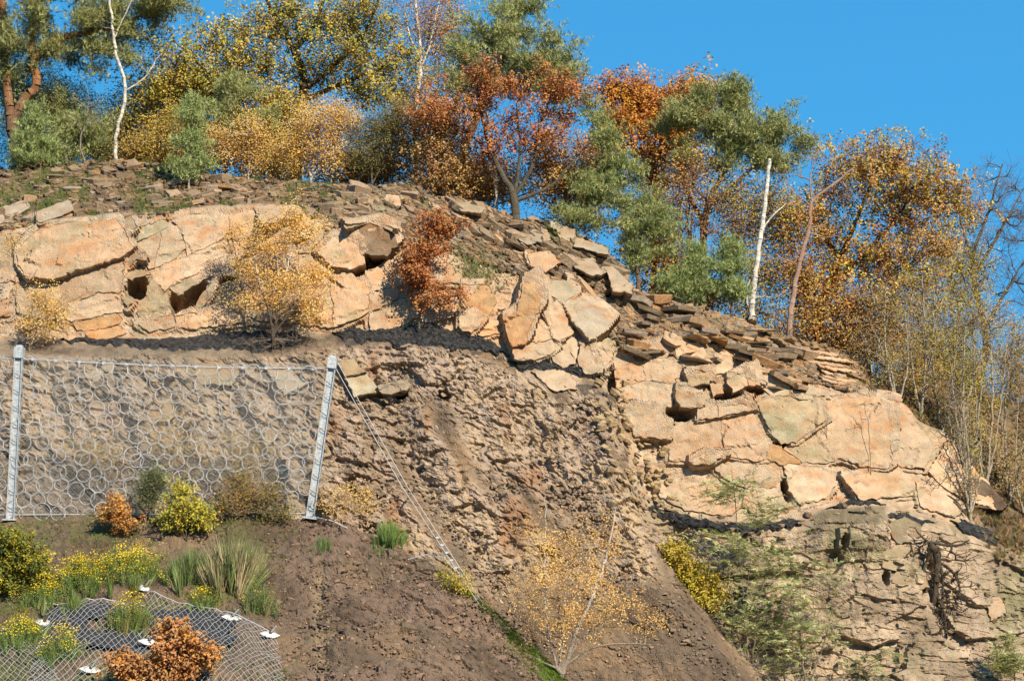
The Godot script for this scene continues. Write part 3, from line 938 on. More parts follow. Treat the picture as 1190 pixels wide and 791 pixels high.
# angular slab, about 1 m across, one of several variants
func slab_mesh(sd: int, thick: float) -> ArrayMesh:
	var r := RandomNumberGenerator.new()
	r.seed = sd
	var corners := r.randi_range(4, 6)
	var s := Shape.new()
	var slim := r.randf_range(0.5, 0.95)
	var ring := []
	var turn := 0.0
	var gaps := []
	var sum := 0.0
	for k in corners:
		gaps.append(r.randf_range(0.5, 1.5))
		sum += gaps[k]
	for k in corners:
		turn += TAU * gaps[k] / sum
		var rad := r.randf_range(0.38, 0.6)
		ring.append(Vector3(cos(turn) * rad, 0, sin(turn) * rad * slim))
	var n := corners * 2
	var lo := []; var hi := []; var top := []
	var lean := Vector3(r.randf_range(-0.25, 0.25), 0, r.randf_range(-0.25, 0.25))
	for k in n:
		var w: Vector3 = ring[k / 2]
		if k % 2: w = w.lerp(ring[(k / 2 + 1) % corners], r.randf_range(0.35, 0.65)) * r.randf_range(0.94, 1.1)
		var h := thick * r.randf_range(0.75, 1.15) + w.dot(lean) * thick * 2.0
		lo.append(w * r.randf_range(0.8, 1.0) - Vector3(0, thick * r.randf_range(0.8, 1.2), 0))
		hi.append(w * r.randf_range(0.96, 1.04) + Vector3(0, h * 0.45, 0))
		top.append(w * r.randf_range(0.86, 0.94) + Vector3(0, h * 0.45 + thick * r.randf_range(0.10, 0.22), 0))
	var ct := Vector3(r.randf_range(-0.1, 0.1), thick * 0.72, r.randf_range(-0.1, 0.1))
	var w := Color.WHITE
	for k in n:
		var j := (k + 1) % n
		s.tri(ct, top[k], top[j], w)
		s.tri(top[k], hi[k], hi[j], w); s.tri(top[k], hi[j], top[j], w)
		s.tri(hi[k], lo[k], lo[j], w); s.tri(hi[k], lo[j], hi[j], w)
		s.tri(lo[j], lo[k], Vector3(0, -thick, 0), w)
	return s.mesh()


func with_colour(m: ArrayMesh, c: Color) -> ArrayMesh:
	var a := m.surface_get_arrays(0)
	var cs := PackedColorArray()
	cs.resize(a[Mesh.ARRAY_VERTEX].size())
	cs.fill(c)
	a[Mesh.ARRAY_COLOR] = cs
	var o := ArrayMesh.new()
	o.add_surface_from_arrays(Mesh.PRIMITIVE_TRIANGLES, a)
	return o


func slab_basis(normal: Vector3, lean: float, along: float) -> Basis:
	# a slab whose top leans from straight up towards the slope's normal, then is shaken
	var up := Vector3.UP.lerp(normal, lean).normalized()
	var x := up.cross(Vector3.BACK).normalized()
	if x.length() < 0.5: x = Vector3.RIGHT
	var b := Basis(x, up, x.cross(up).normalized())
	b = b.rotated(up, rng.randf() * TAU)
	b = b.rotated(Vector3.BACK, deg_to_rad(along) + rng.randfn(0, 0.16))
	return b.rotated(Vector3.RIGHT, rng.randfn(0, 0.18))


func build_slabs(root: Node3D) -> void:
	var shapes := []
	for k in 8: shapes.append(slab_mesh(100 + k, [0.10, 0.14, 0.20, 0.26, 0.12, 0.17, 0.3, 0.08][k]))
	var tones := [Color(0.46, 0.31, 0.19), Color(0.40, 0.29, 0.19), Color(0.50, 0.33, 0.19), Color(0.30, 0.23, 0.15), Color(0.36, 0.29, 0.22), Color(0.44, 0.25, 0.12), Color(0.33, 0.235, 0.15), Color(0.29, 0.215, 0.14)]
	var coloured := []
	for k in 8:
		for t in tones: coloured.append(with_colour(shapes[k], t))
	# [u0, u1, which line pairs, count, size range, lean, dip]; the largest as parts
	var zones := [
		["top_left", 95], ["broken_ridge", 115], ["right_ledges", 84]]
	for z in zones:
		for k in z[1]:
			var u := 0.0
			var v := 0.0
			var s := 0.4
			var lean := 0.5
			var dip := 0.0
			if z[0] == "top_left":
				u = rng.randf_range(-20, 470)
				v = lerpf(line_at(ridge, u) + 3, line_at(cliff_top, u) - 3, rng.randf())
				s = rng.randf_range(0.25, 0.72); lean = 0.6; dip = rng.randf_range(-6, 14)
			elif z[0] == "broken_ridge":
				u = rng.randf_range(385, 745)
				v = lerpf(line_at(ridge, u) + 2, line_at(cliff_top, u) + (20 if u > 560 else 4), rng.randf())
				s = 0.3 + 0.75 * pow(rng.randf(), 2.0); lean = 0.45; dip = rng.randf_range(-34, -8) if u > 480 else rng.randf_range(-14, 8)
			else:
				u = rng.randf_range(725, 935)
				v = lerpf(line_at(ridge, u) + 6, line_at(cliff_top, u) + 26, rng.randf())
				s = 0.45 + 0.75 * pow(rng.randf(), 1.4); lean = 0.08; dip = rng.randf_range(-13, -5)
			var nn := cliff_normal(u, v)
			var tone := rng.randi_range(0, 5)
			if z[0] != "right_ledges" and rng.randf() < 0.6: tone = 6 + rng.randi_range(0, 1)
			var o := part("rock_slab", coloured[rng.randi_range(0, 7) * 8 + tone], M.rubble, root)
			var b := slab_basis(nn, lean, dip)
			o.transform = Transform3D(b.scaled_local(Vector3(s, s * (rng.randf_range(0.3, 0.55) if z[0] == "right_ledges" else rng.randf_range(0.6, 1.1)), s)), on_cliff(u, v) + nn * (0.12 if z[0] == "right_ledges" else 0.07) * s)
	# smaller pieces past counting
	var bufs := []
	for k in 8: bufs.append(PackedFloat32Array())
	var scatter := func(count: int, pick: Callable):
		for k in count:
			var w: Array = pick.call()      # u, v, size, lean, dip, colour, sink
			var nn := cliff_normal(w[0], w[1])
			var b := slab_basis(nn, w[3], w[4])
			var s: float = w[2]
			push(bufs[rng.randi_range(0, 7)], b.scaled_local(Vector3(s, s, s)), on_cliff(w[0], w[1]) + nn * w[6], w[5])
	scatter.call(1700, func():
		var u := rng.randf_range(-40, 480)
		var v := lerpf(line_at(ridge, u), line_at(cliff_top, u) + 4, rng.randf())
		return [u, v, rng.randf_range(0.06, 0.3), 0.6, rng.randf_range(-10, 14), tones[rng.randi_range(0, 7)] * rng.randf_range(0.55, 0.95), 0.03])
	scatter.call(2200, func():
		var u := rng.randf_range(380, 750)
		var v := lerpf(line_at(ridge, u), line_at(cliff_top, u) + 30, rng.randf())
		return [u, v, rng.randf_range(0.08, 0.42), 0.4, rng.randf_range(-40, 0), tones[rng.randi_range(0, 7)] * rng.randf_range(0.6, 1.0), 0.04])
	scatter.call(2400, func():
		var u := rng.randf_range(715, 1010)
		var v := lerpf(line_at(ridge, u) + 2, line_at(cliff_top, u) + 8, rng.randf())
		return [u, v, rng.randf_range(0.06, 0.36), 0.3, rng.randf_range(-18, 4), tones[rng.randi_range(0, 5)] * rng.randf_range(0.75, 1.1), 0.03])
	scatter.call(1500, func():
		var v := rng.randf_range(405, 700)
		var u := rng.randf_range(370, line_at(edge, v) + 8)
		var p := on_cliff(u, v)
		var keep := n_patch.get_noise_2d(p.x * 1.4 + 9.0, p.y * 1.2)
		var s := rng.randf_range(0.05, 0.18) * (1.25 if keep > 0 else 0.7)
		return [u, v, s, 0.30, rng.randf_range(-60, 0), shale_colour(p, rng.randf_range(-0.4, 0.9)) * rng.randf_range(0.85, 1.25), 0.0])
	scatter.call(5200, func():
		var v := rng.randf_range(560, 830)
		var u := rng.randf_range(380, line_at(edge, v) + 4)
		var p := on_cliff(u, v)
		return [u, v, rng.randf_range(0.03, 0.13), 0.9, rng.randf_range(-30, 30), soil_colour(p) * rng.randf_range(0.9, 1.8), 0.02])
	scatter.call(420, func():
		var u := rng.randf_range(740, 1200)
		var v := line_at(seam, u) + rng.randf_range(-6, 200)
		var p := on_cliff(u, v)
		return [u, v, rng.randf_range(0.05, 0.22), 0.3, rng.randf_range(-12, 8), Color(0.30, 0.22, 0.14) * rng.randf_range(0.7, 1.4), 0.06])
	scatter.call(160, func():
		var v := rng.randf_range(440, 600)
		var u := line_at(edge, v) + rng.randf_range(-36, 40)
		return [u, v, rng.randf_range(0.08, 0.3), 0.4, rng.randf_range(-30, 10), Color(0.46, 0.33, 0.18) * rng.randf_range(0.8, 1.1), 0.08])
	scatter.call(1100, func():
		var u := rng.randf_range(1000, 1230)
		var v := lerpf(line_at(ridge, u), line_at(cliff_top, u), rng.randf())
		return [u, v, rng.randf_range(0.05, 0.25), 0.9, 0.0, Color(0.20, 0.12, 0.06) * rng.randf_range(0.6, 1.4), 0.02])
	for k in 8:
		var o := many("rubble", shapes[k], M.rubble, bufs[k], root)
		o.set_meta("kind", "stuff")


# coal: a ragged black band that stands a little proud of the face
func build_coal(root: Node3D) -> void:
	var bands := [
		[[70, 392, 398], [130, 391, 402], [190, 392, 407], [240, 388, 408], [300, 384, 409], [360, 386, 404]],
		[[386, 380, 392], [420, 382, 398], [460, 376, 402], [500, 376, 404], [540, 386, 405], [566, 392, 408], [592, 410, 420]],
		[[592, 415, 424], [602, 419, 431], [630, 418, 432], [655, 421, 432], [675, 430, 438], [694, 434, 444], [712, 432, 448]],
		[[744, 584, 592], [770, 589, 606], [800, 598, 613], [830, 605, 618], [870, 606, 620], [905, 605, 617], [935, 600, 608]],
		[[986, 592, 598], [1010, 596, 600], [1050, 596, 604], [1072, 602, 612], [1090, 602, 608]],
		[[1104, 600, 610], [1124, 604, 622], [1150, 614, 632], [1170, 628, 638]],
		[[960, 590, 594], [990, 580, 588], [1016, 578, 586], [1030, 584, 588]],
	]
	for b in bands:
		var s := Shape.new()
		var u0: float = b[0][0]
		var u1: float = b[b.size() - 1][0]
		var lo := []; var hi := []
		for q in b:
			lo.append([q[0], q[1]]); hi.append([q[0], q[2]])
		var cols := int((u1 - u0) / 1.1) + 2
		var rows := 16
		var grid := []
		for i in cols:
			var u := lerpf(u0, u1, i / float(cols - 1))
			var a := line_at(lo, u) + 3.0 * n_fine.get_noise_2d(u * 0.04, 1.0)
			var c := line_at(hi, u) + 4.5 * n_fine.get_noise_2d(u * 0.04, 9.0)
			var thin := clampf(minf(u - u0, u1 - u) / 16.0, 0.12, 1.0)
			var m := (a + c) / 2.0
			a = lerpf(m, a, thin); c = lerpf(m, c, thin)
			var line := []
			for j in rows:
				var t := j / float(rows - 1)
				var v := lerpf(a, c, t)
				var rim := 1.0 - pow(absf(t * 2.0 - 1.0), 4.0)
				var p := on_cliff(u, v)
				var o := 0.11 * rim - 0.035 + (0.06 * facet(p.x * 2.6, t * 4.2 + u0, 1.0) + 0.035 * facet(p.x * 7.0, t * 11.0, 1.1)) * rim
				line.append(p + Vector3(0, 0, o))
			grid.append(line)
		for i in cols - 1:
			for j in rows - 1:
				var k := 0.014 + 0.05 * clampf(n_fine.get_noise_2d(i * 0.12, j * 1.3) * 1.5 + 0.3, 0, 1)
				var col := Color(k, k * 0.98, k * 0.95)
				s.tri(grid[i][j], grid[i + 1][j], grid[i + 1][j + 1], col)
				s.tri(grid[i][j], grid[i + 1][j + 1], grid[i][j + 1], col)
		part("coal_seam", s.mesh(), M.coal, root)


# ------------------------------------------------------------------ the netted slope in front
var crest := [[-90, 600], [0, 601], [100, 597], [200, 595], [300, 598], [370, 603], [405, 608], [440, 626], [500, 656], [560, 700], [600, 733], [640, 772], [665, 802], [700, 840]]
var crest_depth := [[-90, 44.3], [370, 44.3], [440, 43.9], [500, 43.3], [560, 42.6], [640, 41.6], [700, 40.6]]


func mound_depth(u: float, v: float) -> float:
	var c := line_at(crest, u)
	return line_at(crest_depth, u) - maxf(0.0, v - c) * 0.031


func on_mound(u: float, v: float, up := 0.0) -> Vector3:
	return pt(u, v, mound_depth(u, v)) + Vector3(0, up, 0)


func mound_relief(p: Vector3) -> float:
	return 0.13 * n_mid.get_noise_3d(p.x, p.y, p.z) + 0.05 * n_fine.get_noise_3d(p.x * 2.5, p.y * 2.5, p.z * 2.5)


func build_mound() -> Node3D:
	var root := Node3D.new()
	root.name = "slope"
	add_child(root)
	tag(root, "brown earth slope with stones and moss below the barrier", "", "", "structure")
	var cols := 330
	var front := 190
	var rows := front + 9
	var vs := PackedVector3Array(); var cs := PackedColorArray()
	vs.resize(cols * rows); cs.resize(cols * rows)
	for i in cols:
		var u := lerpf(-110.0, 705.0, i / float(cols - 1))
		var c := line_at(crest, u)
		var last := Vector3.ZERO
		for j in front:
			var v := lerpf(850.0, c, j / float(front - 1))
			var p := on_mound(u, v)
			# the right flank steepens: cut gully at u = 370
			var gully := exp(-pow((u - 372.0 - (v - 700.0) * 0.03) / 9.0, 2.0)) * smoothstep(640.0, 690.0, v)
			var o := mound_relief(p) - 0.15 * gully
			var scree := smoothstep(300.0, 380.0, u + 30.0 * n_low.get_noise_2d(u * 0.02, v * 0.02))
			o += (0.35 + 0.65 * scree) * (0.10 * facet(p.x * 2.2, p.z * 3.0, 1.2) + 0.05 * facet(p.x * 6.0 + 3.0, p.z * 8.0, 1.2))
			var col := soil_colour(p)
			col = col.lerp(Color(0.19, 0.13, 0.095), scree * clampf(0.4 + n_patch.get_noise_2d(p.x * 2.0, p.z * 2.0) * 1.5, 0, 0.9))
			col = col.lerp(Color(0.28, 0.21, 0.13), clampf(gully, 0, 0.7))
			var moss := smoothstep(575.0, 612.0, u) * (1.0 - smoothstep(20.0, 34.0, v - c + 16.0 * n_fine.get_noise_2d(u * 0.1, v * 0.1)))
			moss = maxf(moss, smoothstep(505.0, 535.0, u) * (1.0 - smoothstep(2.0, 9.0, v - c + 10.0 * n_fine.get_noise_2d(u * 0.1, v * 0.1))) * 0.8)
			col = col.lerp(Color(0.09, 0.15, 0.012), clampf(moss, 0, 1))
			var green := smoothstep(0.1, 0.45, n_patch.get_noise_2d(p.x * 1.6 + 60.0, p.z * 1.6)) * (1.0 - smoothstep(240.0, 330.0, u))
			col = col.lerp(Color(0.12, 0.13, 0.04), green * 0.7)
			col.a = 1.0
			last = p + Vector3(0, o * 0.8, o * 0.6)
			vs[j * cols + i] = last
			cs[j * cols + i] = col
		for j in 9:
			var run := (j + 1) * 0.28
			var q := last + Vector3(0, 0.04 * run - 0.12 * run * run * (1.0 if u > 400.0 else 0.2), -run)
			if j == 8: q.y = -0.3
			vs[(front + j) * cols + i] = q
			cs[(front + j) * cols + i] = soil_colour(q)
	for i in cols:
		var p := vs[i]
		vs[i] = Vector3(p.x, -0.3, p.z + 5.0)
	part("soil", broken_mesh(vs, cs, cols, rows), M.soil, root)
	# stones on the scree
	var bufs := [PackedFloat32Array(), PackedFloat32Array(), PackedFloat32Array()]
	for k in 5200:
		var u := rng.randf_range(-60, 690) if k % 4 == 0 else rng.randf_range(310, 680)
		var c := line_at(crest, u)
		var v := lerpf(c + 1, 830, rng.randf())
		if v < c: continue
		var p := on_mound(u, v)
		var b := slab_basis(Vector3(0, 0.8, 0.6), 1.0, 0).rotated(Vector3.RIGHT, rng.randfn(0, 0.4))
		var s := rng.randf_range(0.025, 0.10) * (1.0 if rng.randf() > 0.06 else 2.4)
		var col := soil_colour(p).lerp(Color(0.24, 0.155, 0.11), rng.randf()) * rng.randf_range(0.8, 1.5)
		push(bufs[k % 3], b.scaled_local(Vector3(s, s, s)), p + Vector3(0, mound_relief(p) * 0.8 + 0.005, mound_relief(p) * 0.6), col)
	for k in 3:
		many("rubble", slab_mesh(300 + k, [0.14, 0.22, 0.3][k]), M.rubble, bufs[k], root).set_meta("kind", "stuff")
	return root


# ------------------------------------------------------------------ leaves
func leaf_quad(s: Shape, at: Vector3, b: Basis, l: float, w: float, k := 1.0) -> void:
	# a leaf folded along its rib: stalk at the base, widest past the middle
	var c := Color(k, k, k)
	var tip := at + b.z * l
	var a0 := at + b.z * l * 0.55 - b.x * w * 0.5
	var a1 := at + b.z * l * 0.55 + b.x * w * 0.5
	s.tri(at, a0 + b.y * w * 0.2, tip, c); s.tri(at, tip, a1 + b.y * w * 0.2, c)


func any_basis(r: RandomNumberGenerator) -> Basis:
	return Basis.from_euler(Vector3(r.randf() * TAU, r.randf() * TAU, r.randf() * TAU))


# leaves turn their faces to the sky: normals spread about the upright
func facing(r: RandomNumberGenerator) -> Basis:
	var up := (Vector3.UP + Vector3(r.randfn(0, 0.5), r.randfn(0, 0.3), r.randfn(0, 0.5))).normalized()
	var z := up.cross(Vector3(r.randfn(0, 1), r.randfn(0, 1), r.randfn(0, 1))).normalized()
	return Basis(up.cross(z), up, z)


func make_clumps() -> void:
	var r := RandomNumberGenerator.new()
	r.seed = 5
	for kind in [["oak", 11, 0.10, 0.062, 0.15], ["birch", 13, 0.05, 0.04, 0.15], ["small", 14, 0.035, 0.022, 0.10]]:
		var s := Shape.new()
		for k in kind[1]:
			var at: Vector3 = Vector3(r.randfn(0, 1), r.randfn(0, 1), r.randfn(0, 1)) * kind[4] * 0.6
			leaf_quad(s, at, facing(r), kind[2] * r.randf_range(0.7, 1.2), kind[3] * r.randf_range(0.7, 1.2), r.randf_range(0.75, 1.15))
		clump[kind[0]] = s.mesh()
	var p := Shape.new()   # pine: three brushes of needles on a short shoot
	for t in 3:
		var o := Vector3(r.randfn(0, 0.09), r.randf_range(-0.03, 0.08), r.randfn(0, 0.09))
		var axis := (Vector3.UP * 0.8 + Vector3(r.randfn(0, 0.7), r.randfn(0, 0.3), r.randfn(0, 0.7))).normalized()
		for k in 10:
			var d := (axis * 0.75 + Vector3(r.randfn(0, 0.6), r.randfn(0, 0.6), r.randfn(0, 0.6))).normalized()
			var q := o + axis * r.randf_range(0.0, 0.10)
			var sd := d.cross(Vector3(r.randfn(0, 1), r.randfn(0, 1), r.randfn(0, 1))).normalized() * 0.0070
			var l := r.randf_range(0.09, 0.145)
			var g := r.randf_range(0.75, 1.2)
			p.tri(q - sd, q + d * l, q + sd, Color(g, g, g))
	clump.pine = p.mesh()
	var a := Shape.new()   # feathered leaf: leaflets in pairs along a stalk
	for t in 3:
		var b := Basis.from_euler(Vector3(r.randf_range(-0.5, 0.3), TAU * t / 3.0 + r.randf(), 0))
		for k in 6:
			var z := 0.03 + 0.028 * k
			var o := b * Vector3(0, 0.02 * sin(k * 0.5) - 0.0012 * k * k, z)
			for sd in [-1, 1]:
				leaf_quad(a, o, b * Basis(Vector3.UP, sd * 1.1) * Basis(Vector3.FORWARD, sd * 0.3), 0.055, 0.022, r.randf_range(0.8, 1.15))
	clump.feather = a.mesh()
	var g := Shape.new()   # tuft of blades, 1 m tall
	for k in 26:
		var an := r.randf() * TAU
		var sp := r.randf_range(0.05, 0.45)
		var d := Vector3(cos(an) * sp, 1.0, sin(an) * sp)
		var o := Vector3(cos(an), 0, sin(an)) * r.randf_range(0, 0.10)
		var sd := Vector3(-sin(an), 0, cos(an)) * 0.012
		var h := r.randf_range(0.55, 1.0)
		var t := r.randf_range(0.75, 1.2)
		var mid := o + d * h * 0.55
		g.tri(o - sd, mid - sd * 0.8, o + sd, Color(t, t, t)); g.tri(o + sd, mid - sd * 0.8, mid + sd * 0.8, Color(t, t, t))
		g.tri(mid - sd * 0.8, o + d * h + Vector3(cos(an), -0.4, sin(an)) * 0.12 * sp, mid + sd * 0.8, Color(t, t, t))
	clump.grass = g.mesh()
	var f := Shape.new()   # small daisy-like heads on a loose umbel
	for k in 7:
		var o := Vector3(r.randfn(0, 0.04), r.randf_range(0, 0.05), r.randfn(0, 0.04))
		for t in 5:
			var d := Basis(Vector3.UP, TAU * t / 5.0) * Vector3(0, 0.004, 0.014)
			var e := Basis(Vector3.UP, TAU * (t + 1) / 5.0) * Vector3(0, 0.004, 0.014)
			f.tri(o + Vector3(0, 0.006, 0), o + e, o + d, Color.WHITE)
	clump.flower = f.mesh()


# ------------------------------------------------------------------ woody plants
# A skeleton grows from the stems towards points spread through the crown's lobes; wood thickens by the sum of what it carries.
func smooth_path(pts: Array, step: float) -> Array:
	var c := Curve3D.new()
	for k in pts.size():
		var a: Vector3 = pts[maxi(k - 1, 0)]
		var b: Vector3 = pts[mini(k + 1, pts.size() - 1)]
		var t := (b - a) * 0.17
		c.add_point(pts[k], -t, t)
	var n := maxi(2, int(c.get_baked_length() / step))
	var out := []
	for k in n + 1: out.append(c.sample_baked(c.get_baked_length() * k / n, true))
	return out


func grow(spec: Dictionary) -> Node3D:
	rng.seed = hash(spec.label)
	var f0: Array = spec.stems[0][0]
	var d := 0.0
	var base := Vector3.ZERO
	if spec.has("behind"):      # rooted behind the ridge
		base = on_cliff(f0[0], line_at(ridge, f0[0]) + 1.0)
		d = EYE.z - base.z + spec.behind
		base += Vector3(0, -0.09 * spec.behind - 0.1, -spec.behind)
	elif spec.get("on", "cliff") == "slope":
		d = mound_depth(f0[0], f0[1])
		base = on_mound(f0[0], f0[1])
		base += Vector3(0, mound_relief(base) * 0.8, 0)
	else:
		d = spec.get("far", depth(f0[0], f0[1])) - spec.get("out", 0.0)
		base = pt(f0[0], f0[1], d)
	var k_m := d / F * 1.03
	var root := thing(spec.name, base, spec.label, spec.get("category", "tree"), spec.get("group", ""))
	var pos := PackedVector3Array()
	var par := PackedInt32Array()
	var plen := PackedFloat32Array()
	var is_stem := []
	var stem_r := PackedFloat32Array()
	var si := 0
	for st in spec.stems:
		var w := []
		for q in st:
			w.append(pt(q[0], q[1], d - (q[2] if q.size() > 2 else 0.0)) - base)
		if si == 0: w[0] = Vector3(0, -0.15, 0)
		var sp := smooth_path(w, 0.16)
		var prev := -1
		if si > 0:
			var best := 1e9
			for q in pos.size():
				var ds := pos[q].distance_to(sp[0])
				if ds < best: best = ds; prev = q
		var len0 := plen[prev] if prev >= 0 else 0.0
		for q in sp.size():
			if q == 0 and prev >= 0 and sp[0].distance_to(pos[prev]) < 0.02: continue
			var jit: Vector3 = Vector3.ZERO if q == 0 else Vector3(rng.randfn(0, 1), rng.randfn(0, 0.5), rng.randfn(0, 1)) * spec.get("wobble", 0.012)
			pos.append(sp[q] + jit); par.append(prev); plen.append(len0 + 0.16 * q)
			var r0: float = spec.r * (1.0 if si == 0 else spec.get("stem_r", 0.7))
			is_stem.append(true)
			stem_r.append(lerpf(r0, r0 * spec.get("taper", 0.22), q / float(sp.size() - 1)))
			prev = pos.size() - 1
		si += 1
	# targets
	var targets := []
	var lobes: Array = spec.get("lobes", [])
	var area := 0.0
	var wide := 1.14 if spec.has("behind") else 1.04
	if spec.get("leaf", "") == "pine": wide *= 1.12
	for l in lobes: area += l[2] * l[3]
	for l in lobes:
		var n := int(round(spec.n * l[2] * l[3] / area))
		for t in n:
			var q := Vector3(rng.randfn(0, 1), rng.randfn(0, 1), rng.randfn(0, 1)).normalized() * pow(rng.randf(), 0.4)
			var c := pt(l[0], l[1], d - (l[4] if l.size() > 4 else 0.0)) - base
			var rz: float = minf(l[2], l[3] * 1.5) * k_m * spec.get("deep", 0.9)
			targets.append(c + wide * Vector3(q.x * l[2] * k_m, q.y * l[3] * k_m, q.z * rz))
	var near := func(p):
		var best := 1e9
		for q in range(0, pos.size(), 2): best = minf(best, pos[q].distance_squared_to(p))
		return best
	var keyed := []
	for t in targets: keyed.append([near.call(t), t])
	keyed.sort_custom(func(a, b): return a[0] < b[0])
	var tips := PackedInt32Array()
	var late: float = spec.get("hug", 0.25)
	var bend: float = spec.get("bend", 0.2)
	var low: float = spec.get("first_branch", 0.0)
	for kt in keyed:
		var t: Vector3 = kt[1]
		var best := 1e9
		var at := 0
		for q in pos.size():
			if plen[q] < low: continue
			var cost := pos[q].distance_to(t) + late * plen[q]
			if cost < best: best = cost; at = q
		var from := pos[at]
		var dist := from.distance_to(t)
		var n := maxi(2, int(dist / 0.17))
		var grow_dir := (pos[at] - pos[par[at]]).normalized() if par[at] >= 0 else Vector3.UP
		var ctrl := from + grow_dir * dist * bend + (t - from) * 0.35 + Vector3(rng.randfn(0, 0.09), rng.randfn(0, 0.09), rng.randfn(0, 0.09)) * dist
		var prev := at
		for s in range(1, n + 1):
			var f := s / float(n)
			var p := from.lerp(ctrl, f).lerp(ctrl.lerp(t, f), f)
			p += Vector3(rng.randfn(0, 1), rng.randfn(0, 1), rng.randfn(0, 1)) * spec.get("twist", 0.02) * (1.0 - f)
			pos.append(p); par.append(prev); plen.append(plen[prev] + dist / n); is_stem.append(false); stem_r.append(0.0)
			prev = pos.size() - 1
		tips.append(prev)
	# bare twigs
	var twigs: int = spec.get("twigs", 0)
	var grown := pos.size()
	for t in twigs:
		var at := tips[rng.randi_range(0, tips.size() - 1)] if tips.size() and rng.randf() < 0.8 else rng.randi_range(grown / 3, grown - 1)
		var dir := (Vector3(rng.randfn(0, 1), rng.randfn(0.25, 0.8), rng.randfn(0, 1))).normalized()
		if par[at] >= 0: dir = (dir + (pos[at] - pos[par[at]]).normalized() * 0.8).normalized()
		var l: float = spec.get("twig_len", 0.4) * rng.randf_range(0.4, 1.2)
		var prev := at
		for s in 3:
			pos.append(pos[prev] + dir * l / 3.0); par.append(prev); plen.append(0.0); is_stem.append(false); stem_r.append(0.0)
			prev = pos.size() - 1
			dir = (dir + Vector3(rng.randfn(0, 0.3), rng.randfn(0.05, 0.3), rng.randfn(0, 0.3))).normalized()
	# thickness
	var total := pos.size()
	var rad := PackedFloat32Array()
	rad.resize(total)
	var tip_r: float = spec.get("tip_r", 0.006)
	for q in range(total - 1, -1, -1):
		rad[q] = pow(rad[q], 1.0 / 2.3) if rad[q] > 0.0 else tip_r
		if is_stem[q]: rad[q] = clampf(rad[q], stem_r[q], stem_r[q] * 1.3)
		rad[q] = minf(rad[q], spec.r)
		if par[q] >= 0: rad[par[q]] += pow(rad[q], 2.3)
	var wood := Shape.new()
	var b0: Color = spec.get("bark", Color(0.12, 0.095, 0.07))
	var b1: Color = spec.get("bark_high", b0)
	var twig_c: Color = spec.get("twig_colour", b1)
	var marks: float = spec.get("marks", 0.0)
	var reach := 0.1
	for q in total: reach = maxf(reach, pos[q].y)
	for q in total:
		if par[q] < 0: continue
		var h := clampf(pos[q].y / reach, 0, 1)
		var c := b0.lerp(b1, smoothstep(0.15, 0.5, h))
		if not is_stem[q]: c = c.lerp(twig_c, clampf(1.0 - rad[q] / 0.03, 0, 1))
		c = c * rng.randf_range(0.85, 1.12)
		var r0 := rad[par[q]]
		if not is_stem[q]: r0 = minf(r0, rad[q] * 1.25)
		wood.tube(pos[par[q]], pos[q], r0, rad[q], 7 if rad[q] > 0.04 else (5 if rad[q] > 0.015 else 3), c, c)
	part(spec.get("wood", "trunk"), wood.mesh(), M.birch if marks > 0.0 else M.bark, root)
	# foliage
	var kind: String = spec.get("leaf", "")
	if kind:
		var leaves := Leaves.new()
		var per: int = spec.get("per", 16)
		if kind == "pine": per = int(per * 0.6)
		var spread: float = spec.get("spread", 0.22) * (1.3 if spec.has("behind") and kind != "pine" else 1.0)
		var size: float = spec.get("size", 1.0)
		var cols: Array = spec.cols
		var thin: float = spec.get("thin", 0.0)
		for q in tips:
			var tone := rng.randf()
			if rng.randf() < thin: continue
			for k in per:
				var a := q
				# most leaves near the tip, some back along its twig
				for s in rng.randi_range(0, 3):
					if par[a] >= 0 and not is_stem[par[a]]: a = par[a]
				var p := pos[a] + Vector3(rng.randfn(0, 1), rng.randfn(0.1, 0.75), rng.randfn(0, 1)) * spread
				var b: Basis
				if kind == "pine":
					var out := (p - Vector3(0, p.y, 0)).normalized()
					b = Basis.from_euler(Vector3(rng.randfn(0, 0.5), rng.randf() * TAU, rng.randfn(0, 0.5)))
				elif kind == "feather":
					b = Basis.from_euler(Vector3(rng.randfn(0, 0.3), rng.randf() * TAU, rng.randfn(0, 0.3)))
				else:
					b = Basis(Vector3.RIGHT, rng.randfn(0.6, 0.5)) * Basis(Vector3.BACK, rng.randfn(-0.15, 0.4)) * Basis(Vector3.UP, rng.randf() * TAU)
				var s := size * rng.randf_range(0.75, 1.25)
				var pick := clampf(tone + rng.randfn(0, 0.22), 0, 0.999) * cols.size()
				var c: Color = cols[int(pick)]
				c = c * [0.8, 0.93, 1.06, 1.2][rng.randi_range(0, 3)]
				leaves.add(clump[kind], Transform3D(b.scaled(Vector3(s, s, s)), p), c)
		part(spec.get("crown", "crown"), leaves.mesh(), M.needle if kind == "pine" else M.leaf, root)
	return root


